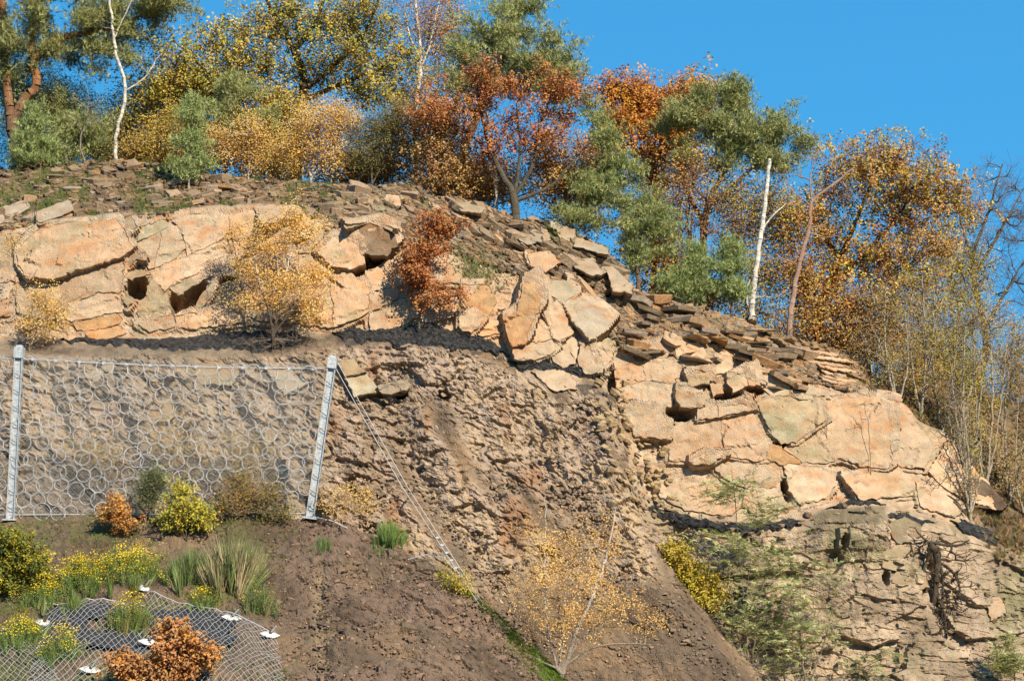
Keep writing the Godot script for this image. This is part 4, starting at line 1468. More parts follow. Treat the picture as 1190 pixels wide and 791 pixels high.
# ------------------------------------------------------------------ trees and shrubs
const PINE := [Color(0.27, 0.31, 0.11), Color(0.33, 0.365, 0.135), Color(0.38, 0.4, 0.17), Color(0.295, 0.325, 0.13)]
const PINE_DARK := [Color(0.27, 0.29, 0.1), Color(0.33, 0.34, 0.125), Color(0.3, 0.32, 0.13)]
const PINE_YOUNG := [Color(0.31, 0.38, 0.15), Color(0.37, 0.43, 0.17), Color(0.28, 0.35, 0.13)]
const OLIVE := [Color(0.33, 0.31, 0.06), Color(0.45, 0.385, 0.07), Color(0.55, 0.42, 0.085), Color(0.26, 0.26, 0.06), Color(0.4, 0.29, 0.07)]
const GOLD := [Color(0.66, 0.46, 0.13), Color(0.62, 0.4, 0.11), Color(0.7, 0.52, 0.2), Color(0.54, 0.34, 0.09)]
const ORANGE := [Color(0.48, 0.215, 0.055), Color(0.55, 0.28, 0.065), Color(0.4, 0.155, 0.045), Color(0.56, 0.35, 0.08)]
const RUST := [Color(0.44, 0.165, 0.055), Color(0.37, 0.135, 0.05), Color(0.51, 0.22, 0.06), Color(0.46, 0.23, 0.09)]
const BROWN := [Color(0.42, 0.25, 0.095), Color(0.46, 0.29, 0.11), Color(0.36, 0.2, 0.085), Color(0.5, 0.35, 0.13)]
const YELLOW := [Color(0.50, 0.40, 0.03), Color(0.40, 0.36, 0.04), Color(0.60, 0.42, 0.03), Color(0.25, 0.26, 0.04)]
const FRESH := [Color(0.38, 0.45, 0.19), Color(0.44, 0.50, 0.23), Color(0.33, 0.41, 0.16), Color(0.48, 0.50, 0.25)]
const WHITE_BARK := Color(0.72, 0.69, 0.63)
const PINE_BARK := Color(0.20, 0.14, 0.10)
const PINE_RED := Color(0.40, 0.19, 0.085)
const GREY_BARK := Color(0.17, 0.14, 0.105)


func plant_trees() -> void:
	# --- along the ridge, left to right
	grow({name = "scots_pine", label = "tall dark Scots pine with orange limbs in the top left corner", group = "pines on the ridge", behind = 1.5,
		stems = [[[16, 200], [14, 150], [6, 80], [3, 20], [0, -50]], [[14, 140], [30, 112], [42, 98], [37, 60], [38, 10], [46, -50]], [[38, 70], [70, 45], [120, 35], [160, 20]]],
		r = 0.19, stem_r = 0.75, taper = 0.4, bark = PINE_BARK, bark_high = PINE_RED, lobes = [[60, 30, 72, 38], [150, 18, 70, 30], [16, 62, 40, 26], [110, 66, 46, 20], [195, 8, 40, 20], [50, -30, 90, 34]],
		n = 150, leaf = "pine", per = 40, spread = 0.17, size = 1.25, cols = PINE_DARK, twigs = 120, first_branch = 1.2, crown = "crown"})
	grow({name = "bare_birch", label = "tall bare white birch leaning beside the dark corner pine", group = "birches on the ridge", behind = 0.4,
		stems = [[[134, 192], [134, 160], [144, 120], [144, 92], [134, 60], [128, 10], [118, -50]], [[132, 45], [148, 10], [160, -20]], [[146, 105], [168, 90], [180, 70]]],
		r = 0.062, stem_r = 0.4, taper = 0.55, bark = WHITE_BARK, marks = 0.12, lobes = [[150, 60, 40, 50]], n = 14, twigs = 40, first_branch = 1.5, twig_colour = Color(0.22, 0.15, 0.12)})
	grow({name = "young_pine", label = "bushy bright green young pine at the left end of the ridge", group = "young pines on the ridge",
		stems = [[[32, 198], [34, 165], [36, 128]]], r = 0.05, taper = 0.25, bark = PINE_BARK, lobes = [[35, 184, 30, 10], [36, 165, 24, 11], [37, 146, 13, 11], [36, 132, 6, 8]],
		n = 60, leaf = "pine", per = 26, spread = 0.10, cols = PINE_YOUNG, hug = 0.1})
	grow({name = "young_pine", label = "low dark green young pine behind the bright bushy one", group = "young pines on the ridge", behind = 0.6,
		stems = [[[76, 195], [74, 170], [72, 150]]], r = 0.05, bark = PINE_BARK, lobes = [[72, 178, 24, 15], [95, 150, 24, 20], [70, 150, 16, 14]], n = 44, leaf = "pine", per = 26, spread = 0.13, cols = PINE})
	grow({name = "dead_sapling", label = "crooked dead grey sapling between young pine and white birch", stems = [[[102, 190], [92, 168], [100, 140], [103, 112], [98, 94]]], r = 0.028, taper = 0.3,
		bark = Color(0.36, 0.31, 0.25), lobes = [[102, 130, 20, 28]], n = 10, twigs = 40})
	grow({name = "oak_tree", label = "large yellow green oak with dark spreading limbs", group = "oaks behind the ridge", behind = 3.0,
		stems = [[[330, 210], [346, 150], [353, 100], [340, 55], [312, 5], [300, -40]], [[352, 105], [395, 70], [425, 35], [445, -20]], [[350, 118], [390, 100], [440, 80], [480, 62]], [[346, 140], [290, 110], [230, 95]], [[340, 60], [370, 20], [380, -30]]],
		r = 0.20, stem_r = 0.5, taper = 0.2, bark = Color(0.075, 0.062, 0.05), twig_colour = Color(0.10, 0.08, 0.06),
		lobes = [[300, 66, 60, 36], [215, 88, 52, 42], [390, 62, 60, 36], [440, 112, 36, 24], [270, 118, 80, 30], [195, 128, 42, 36], [320, 20, 50, 24], [430, 20, 52, 30], [250, 48, 26, 22], [462, 74, 28, 20], [300, 150, 40, 20]],
		n = 275, leaf = "oak", per = 18, spread = 0.24, size = 1.0, cols = OLIVE, twigs = 320, twig_len = 0.6, first_branch = 1.6, thin = 0.12})
	grow({name = "young_pine", label = "slender young pine with pale thin trunk below the yellow oak", group = "young pines on the ridge",
		stems = [[[219, 222], [221, 180], [222, 140], [223, 104]]], r = 0.032, taper = 0.3, bark = Color(0.50, 0.46, 0.38), lobes = [[222, 192, 26, 13], [222, 165, 22, 13], [222, 138, 17, 12], [223, 118, 9, 11]],
		n = 60, leaf = "pine", per = 15, spread = 0.10, cols = PINE_YOUNG, hug = 0.1})
	grow({name = "scots_pine", label = "small green pine in front of the yellow oak's crown", group = "pines on the ridge", behind = 1.0,
		stems = [[[258, 200], [262, 160], [268, 90]]], r = 0.06, bark = PINE_BARK, lobes = [[275, 115, 34, 22], [270, 146, 34, 18], [305, 140, 26, 20]], n = 52, leaf = "pine", per = 26, spread = 0.14, cols = PINE})
	grow({name = "golden_birch", label = "small golden birch with one white stem behind the stony slope", group = "golden birches on the ridge", behind = 0.3,
		stems = [[[286, 206], [289, 175], [286, 130]]], r = 0.035, bark = WHITE_BARK, marks = 0.1, lobes = [[288, 160, 30, 28], [250, 172, 30, 22], [300, 185, 24, 14]], n = 60, leaf = "birch", per = 11, spread = 0.19, size = 1.1, cols = GOLD, twigs = 130})
	grow({name = "golden_birch", label = "widest golden orange birch on the ridge, two pale stems", group = "golden birches on the ridge",
		stems = [[[360, 210], [367, 175], [376, 108]], [[361, 208], [352, 160], [350, 112]], [[361, 208], [385, 175], [398, 140]]], r = 0.04, bark = WHITE_BARK, marks = 0.1,
		lobes = [[362, 150, 34, 36], [392, 140, 28, 32], [342, 180, 32, 20], [385, 182, 32, 18]], n = 105, leaf = "birch", per = 12, spread = 0.2, size = 1.1, cols = GOLD, twigs = 120})
	grow({name = "golden_birch", label = "yellow leaved birch right of the tall bare white birch", group = "golden birches on the ridge", behind = 0.8,
		stems = [[[172, 195], [176, 170], [184, 130]]], r = 0.035, bark = Color(0.3, 0.26, 0.2), lobes = [[180, 168, 34, 24], [205, 150, 28, 22]], n = 56, leaf = "birch", per = 10, spread = 0.19, cols = [GOLD[1], OLIVE[2], OLIVE[1], OLIVE[0]], twigs = 60})
	grow({name = "willow_shrub", label = "olive green twiggy shrub right of the golden birches", category = "shrub", behind = 0.6,
		stems = [[[432, 216], [432, 190], [436, 140]], [[432, 214], [450, 180], [462, 140]]], r = 0.035, bark = GREY_BARK, lobes = [[428, 165, 30, 26], [455, 150, 26, 26]], n = 56, leaf = "small", per = 22, spread = 0.17, size = 1.4, cols = [Color(0.17, 0.17, 0.06), Color(0.22, 0.20, 0.06), Color(0.30, 0.22, 0.06)], twigs = 140})
	grow({name = "bare_birch", label = "pale forked birch against the sky left of the tallest pine", group = "birches on the ridge", behind = 5.0,
		stems = [[[478, 226], [482, 150], [489, 70], [483, 10], [480, -40]], [[488, 80], [500, 50], [512, -10]], [[489, 70], [476, 40], [470, 10]]], r = 0.08, stem_r = 0.45, taper = 0.4, bark = WHITE_BARK, marks = 0.08,
		lobes = [[500, 20, 34, 34], [470, 20, 24, 30], [480, 180, 20, 40]], n = 60, leaf = "birch", per = 5, spread = 0.24, cols = [Color(0.55, 0.30, 0.13), Color(0.48, 0.24, 0.09)], twigs = 200, twig_colour = Color(0.25, 0.16, 0.11)})
	grow({name = "scots_pine", label = "tallest green pine rising behind the red oak", group = "pines on the ridge", behind = 2.2,
		stems = [[[538, 236], [537, 195], [548, 150], [570, 100], [590, 55], [604, 8]], [[570, 100], [620, 90], [650, 75]], [[552, 140], [540, 110], [535, 85]]],
		r = 0.17, stem_r = 0.5, taper = 0.25, bark = Color(0.19, 0.15, 0.12), bark_high = Color(0.22, 0.13, 0.08), lobes = [[590, 34, 50, 24], [640, 70, 42, 30], [555, 62, 40, 24], [652, 110, 30, 26], [536, 92, 30, 24], [610, 92, 40, 24], [604, 10, 30, 14]],
		n = 130, leaf = "pine", per = 36, spread = 0.16, size = 1.15, cols = PINE, twigs = 60, first_branch = 1.8})
	grow({name = "beech_shrub", label = "dense orange brown young beech beside the grey pine trunk", category = "tree", behind = 0.5,
		stems = [[[514, 232], [512, 200], [505, 150]], [[514, 230], [530, 200], [540, 170]]], r = 0.04, bark = GREY_BARK, lobes = [[503, 168, 30, 36], [525, 205, 36, 24], [490, 205, 24, 22], [480, 140, 20, 18]], n = 80, leaf = "oak", per = 12, spread = 0.19, size = 0.8, cols = BROWN, twigs = 60})
	grow({name = "bare_birch", label = "white birch trunk behind the red oak's base", group = "birches on the ridge", behind = 0.9, stems = [[[577, 240], [576, 205], [568, 150], [560, 95]]], r = 0.055, taper = 0.5, bark = WHITE_BARK, marks = 0.1, lobes = [[565, 120, 25, 30]], n = 10, twigs = 20})
	grow({name = "red_oak_tree", label = "rust red oak with low forking trunk at the cliff edge", group = "oaks on the ridge", out = 0.1,
		stems = [[[599, 256], [597, 228], [582, 200], [566, 160], [556, 110]], [[597, 228], [618, 195], [626, 150], [645, 100]], [[598, 234], [640, 216], [662, 192], [690, 160]], [[597, 225], [604, 180], [600, 120]]],
		r = 0.12, stem_r = 0.5, taper = 0.22, bark = Color(0.15, 0.125, 0.085), twig_colour = Color(0.24, 0.17, 0.11), lobes = [[600, 106, 70, 40], [528, 128, 52, 34], [652, 118, 40, 34], [560, 92, 46, 26], [505, 110, 24, 20], [640, 160, 46, 22], [575, 160, 50, 22]],
		n = 175, leaf = "oak", per = 8, spread = 0.16, size = 0.85, cols = RUST, twigs = 420, twig_len = 0.5, thin = 0.18, first_branch = 0.5})
	grow({name = "golden_birch", label = "golden thicket seen low through the red oak's branches", group = "golden birches on the ridge", behind = 2.6,
		stems = [[[560, 246], [562, 210], [560, 170]], [[560, 244], [620, 220], [640, 190]]], r = 0.04, bark = GREY_BARK, lobes = [[560, 205, 36, 26], [630, 205, 44, 26], [670, 225, 26, 20]], n = 70, leaf = "birch", per = 14, spread = 0.2, cols = [GOLD[1], GOLD[3], ORANGE[3], ORANGE[0]], twigs = 80})
	grow({name = "scots_pine", label = "bright green pine hanging over the broken cliff edge", group = "pines on the ridge", behind = 0.6,
		stems = [[[744, 338], [738, 285], [720, 225], [706, 170]]], r = 0.075, bark = PINE_BARK, bark_high = PINE_RED, lobes = [[712, 212, 42, 20], [742, 252, 44, 20], [690, 236, 32, 17], [760, 284, 28, 16], [704, 186, 32, 16], [704, 156, 24, 15], [730, 300, 24, 14], [668, 252, 26, 14], [776, 262, 22, 14], [690, 128, 18, 14]],
		n = 124, leaf = "pine", per = 32, spread = 0.14, cols = [PINE[1], PINE[2], PINE_YOUNG[2], PINE[0]], twigs = 40})
	grow({name = "oak_tree", label = "fiery orange oak between the two green pines", group = "oaks behind the ridge", behind = 4.5,
		stems = [[[765, 335], [763, 240], [752, 160], [738, 100]], [[758, 190], [780, 150], [790, 115]]], r = 0.12, stem_r = 0.6, bark = Color(0.10, 0.08, 0.06), lobes = [[732, 98, 26, 18], [770, 116, 34, 24], [745, 150, 44, 28], [768, 195, 34, 24], [706, 112, 22, 18], [800, 108, 18, 16], [716, 160, 22, 18], [790, 165, 24, 22]],
		n = 125, leaf = "oak", per = 15, spread = 0.22, size = 0.95, cols = [ORANGE[0], ORANGE[1], RUST[2], Color(0.60, 0.30, 0.03)], twigs = 90, first_branch = 2.0})
	grow({name = "scots_pine", label = "flat topped umbrella pine with reddish limbs right of the orange oak", group = "pines on the ridge", behind = 2.2,
		stems = [[[826, 362], [816, 300], [824, 235], [848, 185], [852, 130]], [[820, 262], [792, 205], [800, 150]], [[826, 238], [878, 192], [902, 160]]], r = 0.13, stem_r = 0.6, taper = 0.3, bark = PINE_BARK, bark_high = Color(0.28, 0.14, 0.08),
		lobes = [[838, 118, 42, 18], [882, 142, 48, 22], [808, 142, 38, 22], [850, 160, 58, 16], [922, 168, 24, 14], [880, 182, 34, 12], [822, 186, 30, 12], [905, 192, 22, 10], [845, 106, 20, 10]], n = 130, leaf = "pine", per = 36, spread = 0.15, size = 1.15, cols = PINE, twigs = 80, first_branch = 2.4})
	grow({name = "bare_shrub", label = "reddish brown bare shrub beneath the umbrella pine", category = "shrub", behind = 1.2, stems = [[[806, 352], [812, 290], [830, 220]], [[806, 350], [840, 280], [860, 230]], [[806, 350], [790, 280], [786, 220]]],
		r = 0.045, bark = Color(0.2, 0.12, 0.085), lobes = [[820, 235, 46, 40], [850, 270, 36, 40], [790, 220, 24, 34]], n = 70, leaf = "birch", per = 3, spread = 0.2, cols = BROWN, twigs = 420, twig_colour = Color(0.24, 0.13, 0.09)})
	grow({name = "young_pine", label = "young green pine at the ridge left of the broken birch", group = "young pines on the ridge", stems = [[[850, 366], [850, 320], [846, 280]]], r = 0.035, bark = PINE_BARK, out = -0.3,
		lobes = [[850, 335, 22, 12], [848, 312, 20, 12], [846, 290, 12, 11]], n = 48, leaf = "pine", per = 24, spread = 0.11, cols = PINE_YOUNG, hug = 0.1})
	grow({name = "young_pine", label = "leftmost of the two young pines below the umbrella pine", group = "young pines on the ridge", stems = [[[806, 356], [806, 320], [808, 285]]], r = 0.035, bark = PINE_BARK, out = -0.3,
		lobes = [[806, 335, 24, 12], [807, 312, 18, 12], [808, 294, 11, 9], [780, 330, 14, 14]], n = 54, leaf = "pine", per = 24, spread = 0.11, cols = PINE_YOUNG, hug = 0.1})
	grow({name = "birch_snag", label = "bright white broken birch snag standing on the ridge", group = "birches on the ridge", out = -0.2,
		stems = [[[872, 374], [878, 320], [886, 262], [892, 215], [894, 185]], [[887, 266], [897, 252], [914, 236]], [[873, 366], [868, 345], [872, 325]]], r = 0.088, stem_r = 0.3, taper = 0.6, bark = WHITE_BARK, bark_high = Color(0.8, 0.78, 0.73), marks = 0.1, lobes = [[890, 345, 14, 14]], n = 6, twigs = 10})
	grow({name = "dead_pine", label = "bare pinkish dead pine bending right beside the white snag", group = "pines on the ridge", out = -0.2,
		stems = [[[916, 392], [921, 350], [930, 305], [941, 262], [944, 234], [972, 212], [990, 196]], [[944, 234], [942, 205], [950, 180]], [[938, 264], [955, 262], [980, 250]], [[940, 270], [960, 276], [978, 272]], [[928, 308], [905, 300], [884, 308]], [[943, 240], [925, 225], [915, 215]]],
		r = 0.088, stem_r = 0.3, taper = 0.3, bark = Color(0.52, 0.34, 0.25), bark_high = Color(0.50, 0.31, 0.22), lobes = [[980, 215, 30, 20], [930, 200, 20, 24]], n = 16, twigs = 70, twig_colour = Color(0.36, 0.25, 0.18)})
	grow({name = "oak_tree", label = "broad golden brown oak filling the right of the ridge", group = "oaks behind the ridge", behind = 2.6,
		stems = [[[966, 410], [950, 378], [964, 330], [990, 270], [1012, 215]], [[962, 335], [1010, 290], [1060, 230]], [[952, 372], [1000, 340], [1050, 310]], [[975, 300], [950, 260], [935, 220]]], r = 0.17, stem_r = 0.5, taper = 0.2, bark = Color(0.06, 0.05, 0.04), twig_colour = Color(0.18, 0.12, 0.08),
		lobes = [[1040, 188, 50, 24], [1000, 226, 52, 36], [1070, 232, 54, 42], [985, 284, 46, 36], [1050, 300, 56, 38], [930, 262, 24, 26], [946, 330, 36, 30], [1112, 232, 26, 28], [990, 184, 28, 16], [1010, 350, 40, 26]],
		n = 240, leaf = "oak", per = 17, spread = 0.27, size = 0.95, thin = 0.12, cols = [BROWN[0], BROWN[1], BROWN[3], ORANGE[0], OLIVE[2], OLIVE[1]], twigs = 500, twig_len = 0.5, first_branch = 0.8})
	grow({name = "bare_tree", label = "leafless dark tree against the sky at the right edge", behind = 3.0,
		stems = [[[1150, 500], [1146, 400], [1130, 310], [1148, 250], [1166, 190]], [[1134, 318], [1165, 265], [1192, 215]], [[1146, 380], [1180, 320], [1204, 280]], [[1132, 305], [1118, 260], [1112, 220]]], r = 0.13, stem_r = 0.55, taper = 0.15, bark = Color(0.20, 0.165, 0.13),
		lobes = [[1160, 235, 36, 48], [1145, 320, 40, 50], [1190, 300, 30, 60], [1180, 240, 22, 40]], n = 150, twigs = 1500, twig_len = 0.6, twig_colour = Color(0.27, 0.20, 0.17), first_branch = 2.0, tip_r = 0.0045})
	# --- undergrowth that closes the gaps between the trunks
	var under := [
		["dark evergreen thicket behind the left young pines", 110, 2.5, [[110, 150, 40, 30], [70, 130, 30, 26], [30, 120, 30, 30]], PINE_DARK, "small", 26],
		["olive hazel thicket between the leaning birch and the yellow oak", 150, 3.2, [[150, 140, 26, 40], [175, 110, 26, 30], [130, 170, 30, 20]], [OLIVE[1], OLIVE[0], OLIVE[2], OLIVE[3]], "birch", 12],
		["grey green willow thicket low behind the corner pine's trunks", 40, 2.8, [[40, 150, 40, 30], [10, 100, 24, 24], [80, 110, 30, 22]], PINE, "small", 22],
		["brown hazel thicket under the yellow oak's left side", 215, 2.0, [[210, 175, 40, 22], [250, 160, 34, 26], [160, 178, 30, 18]], [BROWN[0], OLIVE[2], OLIVE[4], BROWN[1]], "birch", 13],
		["ochre hazel thicket under the yellow oak's trunk", 320, 2.4, [[312, 180, 36, 20], [300, 150, 34, 26], [340, 130, 30, 24]], [OLIVE[2], GOLD[3], OLIVE[1], BROWN[3]], "birch", 13],
		["ochre twiggy thicket right of the golden birches", 410, 2.2, [[412, 190, 34, 20], [440, 195, 34, 16], [470, 180, 30, 26]], [GOLD[3], BROWN[3], OLIVE[2], GOLD[1]], "birch", 11],
		["orange hazel thicket around the grey pine trunk", 545, 1.8, [[545, 200, 34, 28], [515, 140, 30, 30], [580, 210, 30, 22]], [BROWN[1], ORANGE[1], GOLD[3], BROWN[3]], "birch", 12],
		["golden brown thicket right of the red oak", 660, 2.2, [[655, 225, 40, 28], [690, 190, 32, 30], [640, 180, 34, 28]], [GOLD[3], BROWN[1], ORANGE[3], BROWN[0]], "birch", 12],
		["brown and gold thicket behind the overhanging pine", 770, 2.6, [[770, 250, 36, 34], [750, 290, 32, 24], [790, 300, 28, 26], [800, 200, 26, 30]], [BROWN[0], ORANGE[1], GOLD[3], OLIVE[2]], "birch", 12],
		["olive shrub behind the white snag", 870, 2.0, [[870, 270, 26, 40], [850, 230, 30, 24], [890, 320, 24, 26], [905, 230, 26, 28]], [OLIVE[1], BROWN[0], BROWN[2], PINE[0]], "birch", 11],
		["golden brown shrub between dead pine and broad oak", 935, 2.4, [[930, 320, 26, 36], [915, 260, 24, 28], [960, 360, 26, 18]], [BROWN[0], BROWN[1], OLIVE[2], ORANGE[0]], "birch", 12],
		["reddish brown thicket left of the layered rock corner", 990, 2.2, [[990, 380, 34, 22], [1020, 360, 30, 26]], [BROWN[2], BROWN[0], OLIVE[4]], "birch", 10],
		["pale orange birch crown behind the tallest pine's left side", 505, 6.0, [[510, 60, 30, 40], [480, 110, 24, 30], [520, 20, 24, 26]], [Color(0.50, 0.28, 0.12), BROWN[1], GOLD[3]], "birch", 7],
		["pinkish orange far crown between orange oak and umbrella pine", 800, 6.0, [[790, 140, 26, 30], [810, 110, 20, 20], [745, 130, 26, 26]], [ORANGE[0], BROWN[1], BROWN[3]], "oak", 8],
		["brownish far crown left of the bare tree", 1105, 5.0, [[1100, 290, 30, 40], [1125, 250, 20, 30], [1075, 330, 30, 30]], [BROWN[1], OLIVE[2], OLIVE[4]], "birch", 8]]
	for a in under:
		var l0: Array = a[3][0]
		var l1: Array = a[3][1]
		grow({name = "undergrowth_tree", label = a[0], category = "tree", group = "undergrowth behind the ridge", behind = a[2], stems = [[[a[1], 300], [a[1] + 3, line_at(ridge, a[1]) - 6], [l0[0], l0[1]]], [[a[1], line_at(ridge, a[1])], [l1[0], l1[1]]]],
			r = 0.05, stem_r = 0.8, bark = GREY_BARK, lobes = a[3] + [[a[1], line_at(ridge, a[1]) - 10, 46, 14]], n = 112, leaf = a[5], per = maxi(6, a[6] - 2), spread = 0.26, size = 1.5, cols = a[4], twigs = 150, twig_len = 0.5, twig_colour = Color(0.24, 0.17, 0.12)})
	# --- thicket on the right
	var thicket := [
		["thin pale sapling at the corner of the layered rock", 1016, 448, 1012, 330, 26, 0.5], ["thin bare sapling second right of the layered rock corner", 1044, 478, 1030, 330, 26, 0.5], ["slim sapling with olive leaves above the cliff's right shoulder", 1070, 482, 1072, 320, 30, 0.2],
		["tall grey sapling in the middle of the right thicket", 1096, 508, 1086, 330, 28, 0.4], ["leaning sapling with yellow leaves in the right thicket", 1112, 528, 1130, 340, 30, 0.1], ["straight pale sapling near the right end of the cliff face", 1124, 560, 1122, 380, 24, 0.5],
		["bunched grey stems near the right edge of the thicket", 1146, 570, 1150, 360, 32, 0.5], ["olive leaved sapling at the far right edge", 1176, 585, 1180, 380, 30, 0.2], ["bare whip of a sapling rooted at the foot of the pale face", 1128, 606, 1118, 470, 14, 0.8], ["rightmost bare sapling leaning out of the photograph", 1190, 600, 1200, 420, 26, 0.6]]
	for k in thicket.size():
		var a: Array = thicket[k]
		var mid: float = (a[1] + a[3]) / 2.0 + [8, -8, 5, -6, 10, -3, 6, -10, 4, 0][k]
		grow({name = "sapling", label = a[0], category = "sapling", group = "saplings in the right thicket",
			stems = [[[a[1], a[2]], [mid, (a[2] + a[4]) / 2.0], [a[3], a[4]]], [[a[1], a[2] - 4], [a[1] + 12, a[2] - 60], [a[3] + 22, a[4] + 30]], [[a[1], a[2] - 4], [a[1] - 9, a[2] - 50], [a[3] - 16, a[4] + 50]]], r = 0.042, stem_r = 0.8, taper = 0.3, bark = Color(0.50, 0.43, 0.33), twig_colour = Color(0.38, 0.29, 0.20),
			lobes = [[a[3], a[4] + 20, a[5], 36], [a[3] + 4, a[4] + 70, a[5], 36], [a[1], a[2] - 50, a[5], 26]], n = 52, leaf = "birch", per = 6, spread = 0.24, size = 0.95, thin = a[6], cols = [Color(0.42, 0.34, 0.12), Color(0.36, 0.33, 0.11), YELLOW[1], Color(0.46, 0.32, 0.13), Color(0.30, 0.28, 0.10)] if k % 3 else [BROWN[0], BROWN[1], OLIVE[4], Color(0.46, 0.32, 0.13)], twigs = 190, twig_len = 0.45, first_branch = 0.3})
	var backs := [
		["twiggy brown shrub behind the layered rock corner", 1036, 1.5, [[1030, 392, 40, 34], [1052, 430, 40, 26], [1000, 400, 20, 20]], [BROWN[0], BROWN[1], OLIVE[4]], 11], ["yellow green shrub low in the right thicket", 1096, 0.8, [[1092, 420, 34, 34], [1116, 450, 32, 32], [1070, 450, 24, 20]], [YELLOW[1], YELLOW[3], OLIVE[2], YELLOW[0]], 12],
		["olive brown tall shrub before the bare tree", 1128, 2.0, [[1110, 340, 42, 40], [1090, 380, 40, 36], [1130, 300, 24, 26]], [OLIVE[1], OLIVE[4], BROWN[3], OLIVE[0]], 8], ["rusty shrub at the right edge under the bare tree", 1180, 1.0, [[1172, 450, 34, 40], [1184, 400, 26, 40], [1150, 500, 26, 26]], [BROWN[0], OLIVE[4], BROWN[2], OLIVE[2]], 8]]
	for a in backs:
		grow({name = "thicket_shrub", label = a[0], category = "shrub", group = "shrubs in the right thicket", behind = a[2],
			stems = [[[a[1], 480], [a[1] - 4, 430], [a[3][0][0], a[3][0][1]]], [[a[1], 478], [a[3][1][0], a[3][1][1]]]], r = 0.045, stem_r = 0.8, bark = GREY_BARK, lobes = a[3], n = 110, leaf = "birch", per = a[5], spread = 0.24, size = 1.15, cols = a[4], twigs = 480, twig_len = 0.5, twig_colour = Color(0.26, 0.19, 0.13)})
	# --- on the cliff itself
	grow({name = "golden_birch", label = "golden many stemmed birch rooted on the ledge above the barrier", out = 0.5, stems = [[[318, 396], [313, 365], [302, 330], [294, 290]], [[318, 388], [327, 345], [336, 300], [344, 268]], [[320, 385], [342, 355], [360, 322]], [[318, 390], [324, 340], [322, 300]]],
		r = 0.05, stem_r = 0.75, taper = 0.3, bark = Color(0.10, 0.085, 0.07), bark_high = WHITE_BARK, marks = 0.06, twig_colour = Color(0.35, 0.26, 0.18), lobes = [[305, 272, 38, 24], [345, 272, 38, 24], [290, 308, 26, 20], [368, 330, 20, 34], [338, 318, 36, 24], [272, 268, 16, 18], [332, 246, 28, 16], [366, 362, 16, 20], [310, 345, 30, 16], [270, 345, 14, 12]],
		n = 165, leaf = "birch", per = 8, spread = 0.15, size = 0.85, cols = [Color(0.80, 0.54, 0.13), Color(0.74, 0.47, 0.10), Color(0.82, 0.60, 0.22), Color(0.66, 0.38, 0.08)], twigs = 160, first_branch = 0.5})
	grow({name = "red_oak_sapling", label = "rust red oak sapling growing from the cliff above the coal", category = "tree", out = 0.45, stems = [[[487, 376], [488, 345], [492, 305], [504, 250]], [[488, 350], [510, 335]], [[490, 320], [476, 305]]],
		r = 0.035, stem_r = 0.5, bark = GREY_BARK, lobes = [[505, 262, 26, 18], [494, 292, 26, 18], [488, 326, 26, 18], [512, 345, 26, 15], [478, 312, 16, 14], [528, 262, 20, 7]], n = 90, leaf = "oak", per = 9, spread = 0.12, size = 0.75, cols = RUST, twigs = 90})
	grow({name = "yellow_sapling", label = "sparse yellow sapling clump on the ledge at the left edge", category = "sapling", out = 0.4, stems = [[[34, 402], [36, 370], [42, 325]], [[36, 400], [50, 360], [62, 330]], [[34, 400], [22, 360], [14, 300]], [[36, 400], [64, 375], [78, 350]]],
		r = 0.016, stem_r = 0.9, bark = Color(0.36, 0.27, 0.17), lobes = [[56, 350, 26, 22], [46, 382, 28, 12], [18, 282, 10, 12], [70, 368, 14, 14]], n = 44, leaf = "birch", per = 5, spread = 0.12, size = 1.1, cols = GOLD, twigs = 60, twig_colour = Color(0.36, 0.27, 0.17)})
	grow({name = "bare_whip", label = "single bare stem standing on the left slabs of rock", category = "sapling", stems = [[[41, 268], [44, 230], [48, 186]]], r = 0.014, taper = 0.5, bark = Color(0.40, 0.22, 0.14), lobes = [[47, 192, 6, 6]], n = 3, twigs = 4})
	grow({name = "golden_birch", label = "sparse golden birch at the foot of the shale, lowest birch", on = "slope", stems = [[[650, 782], [668, 738], [690, 690], [706, 640], [716, 588]], [[648, 778], [636, 720], [633, 640], [634, 575]], [[651, 778], [690, 752], [730, 748], [776, 750]], [[651, 778], [676, 742], [700, 722]], [[650, 776], [655, 720], [660, 660]], [[650, 778], [610, 760], [590, 750]]],
		r = 0.05, stem_r = 0.62, taper = 0.3, bark = Color(0.40, 0.33, 0.26), bark_high = Color(0.74, 0.66, 0.57), lobes = [[650, 672, 44, 48], [690, 640, 36, 42], [704, 700, 44, 32], [622, 640, 22, 40], [742, 718, 28, 22], [656, 726, 42, 22], [612, 690, 22, 26]],
		n = 140, leaf = "birch", per = 6, spread = 0.2, size = 0.72, cols = [Color(0.74, 0.46, 0.12), Color(0.66, 0.38, 0.09), Color(0.76, 0.52, 0.18)], twigs = 200, twig_colour = Color(0.42, 0.30, 0.2), tip_r = 0.004, first_branch = 0.5})
	grow({name = "yellow_shrub", label = "olive yellow shrub behind the scree edge below the coal", category = "shrub", far = 47.7, stems = [[[824, 716], [806, 676], [782, 642]], [[824, 714], [830, 690], [826, 670]]], r = 0.03, bark = GREY_BARK, lobes = [[784, 646, 22, 14], [806, 670, 26, 16], [822, 694, 20, 12]], n = 54, leaf = "oak", per = 12, spread = 0.14, size = 0.7, cols = [YELLOW[1], OLIVE[2], OLIVE[1], YELLOW[0]]})
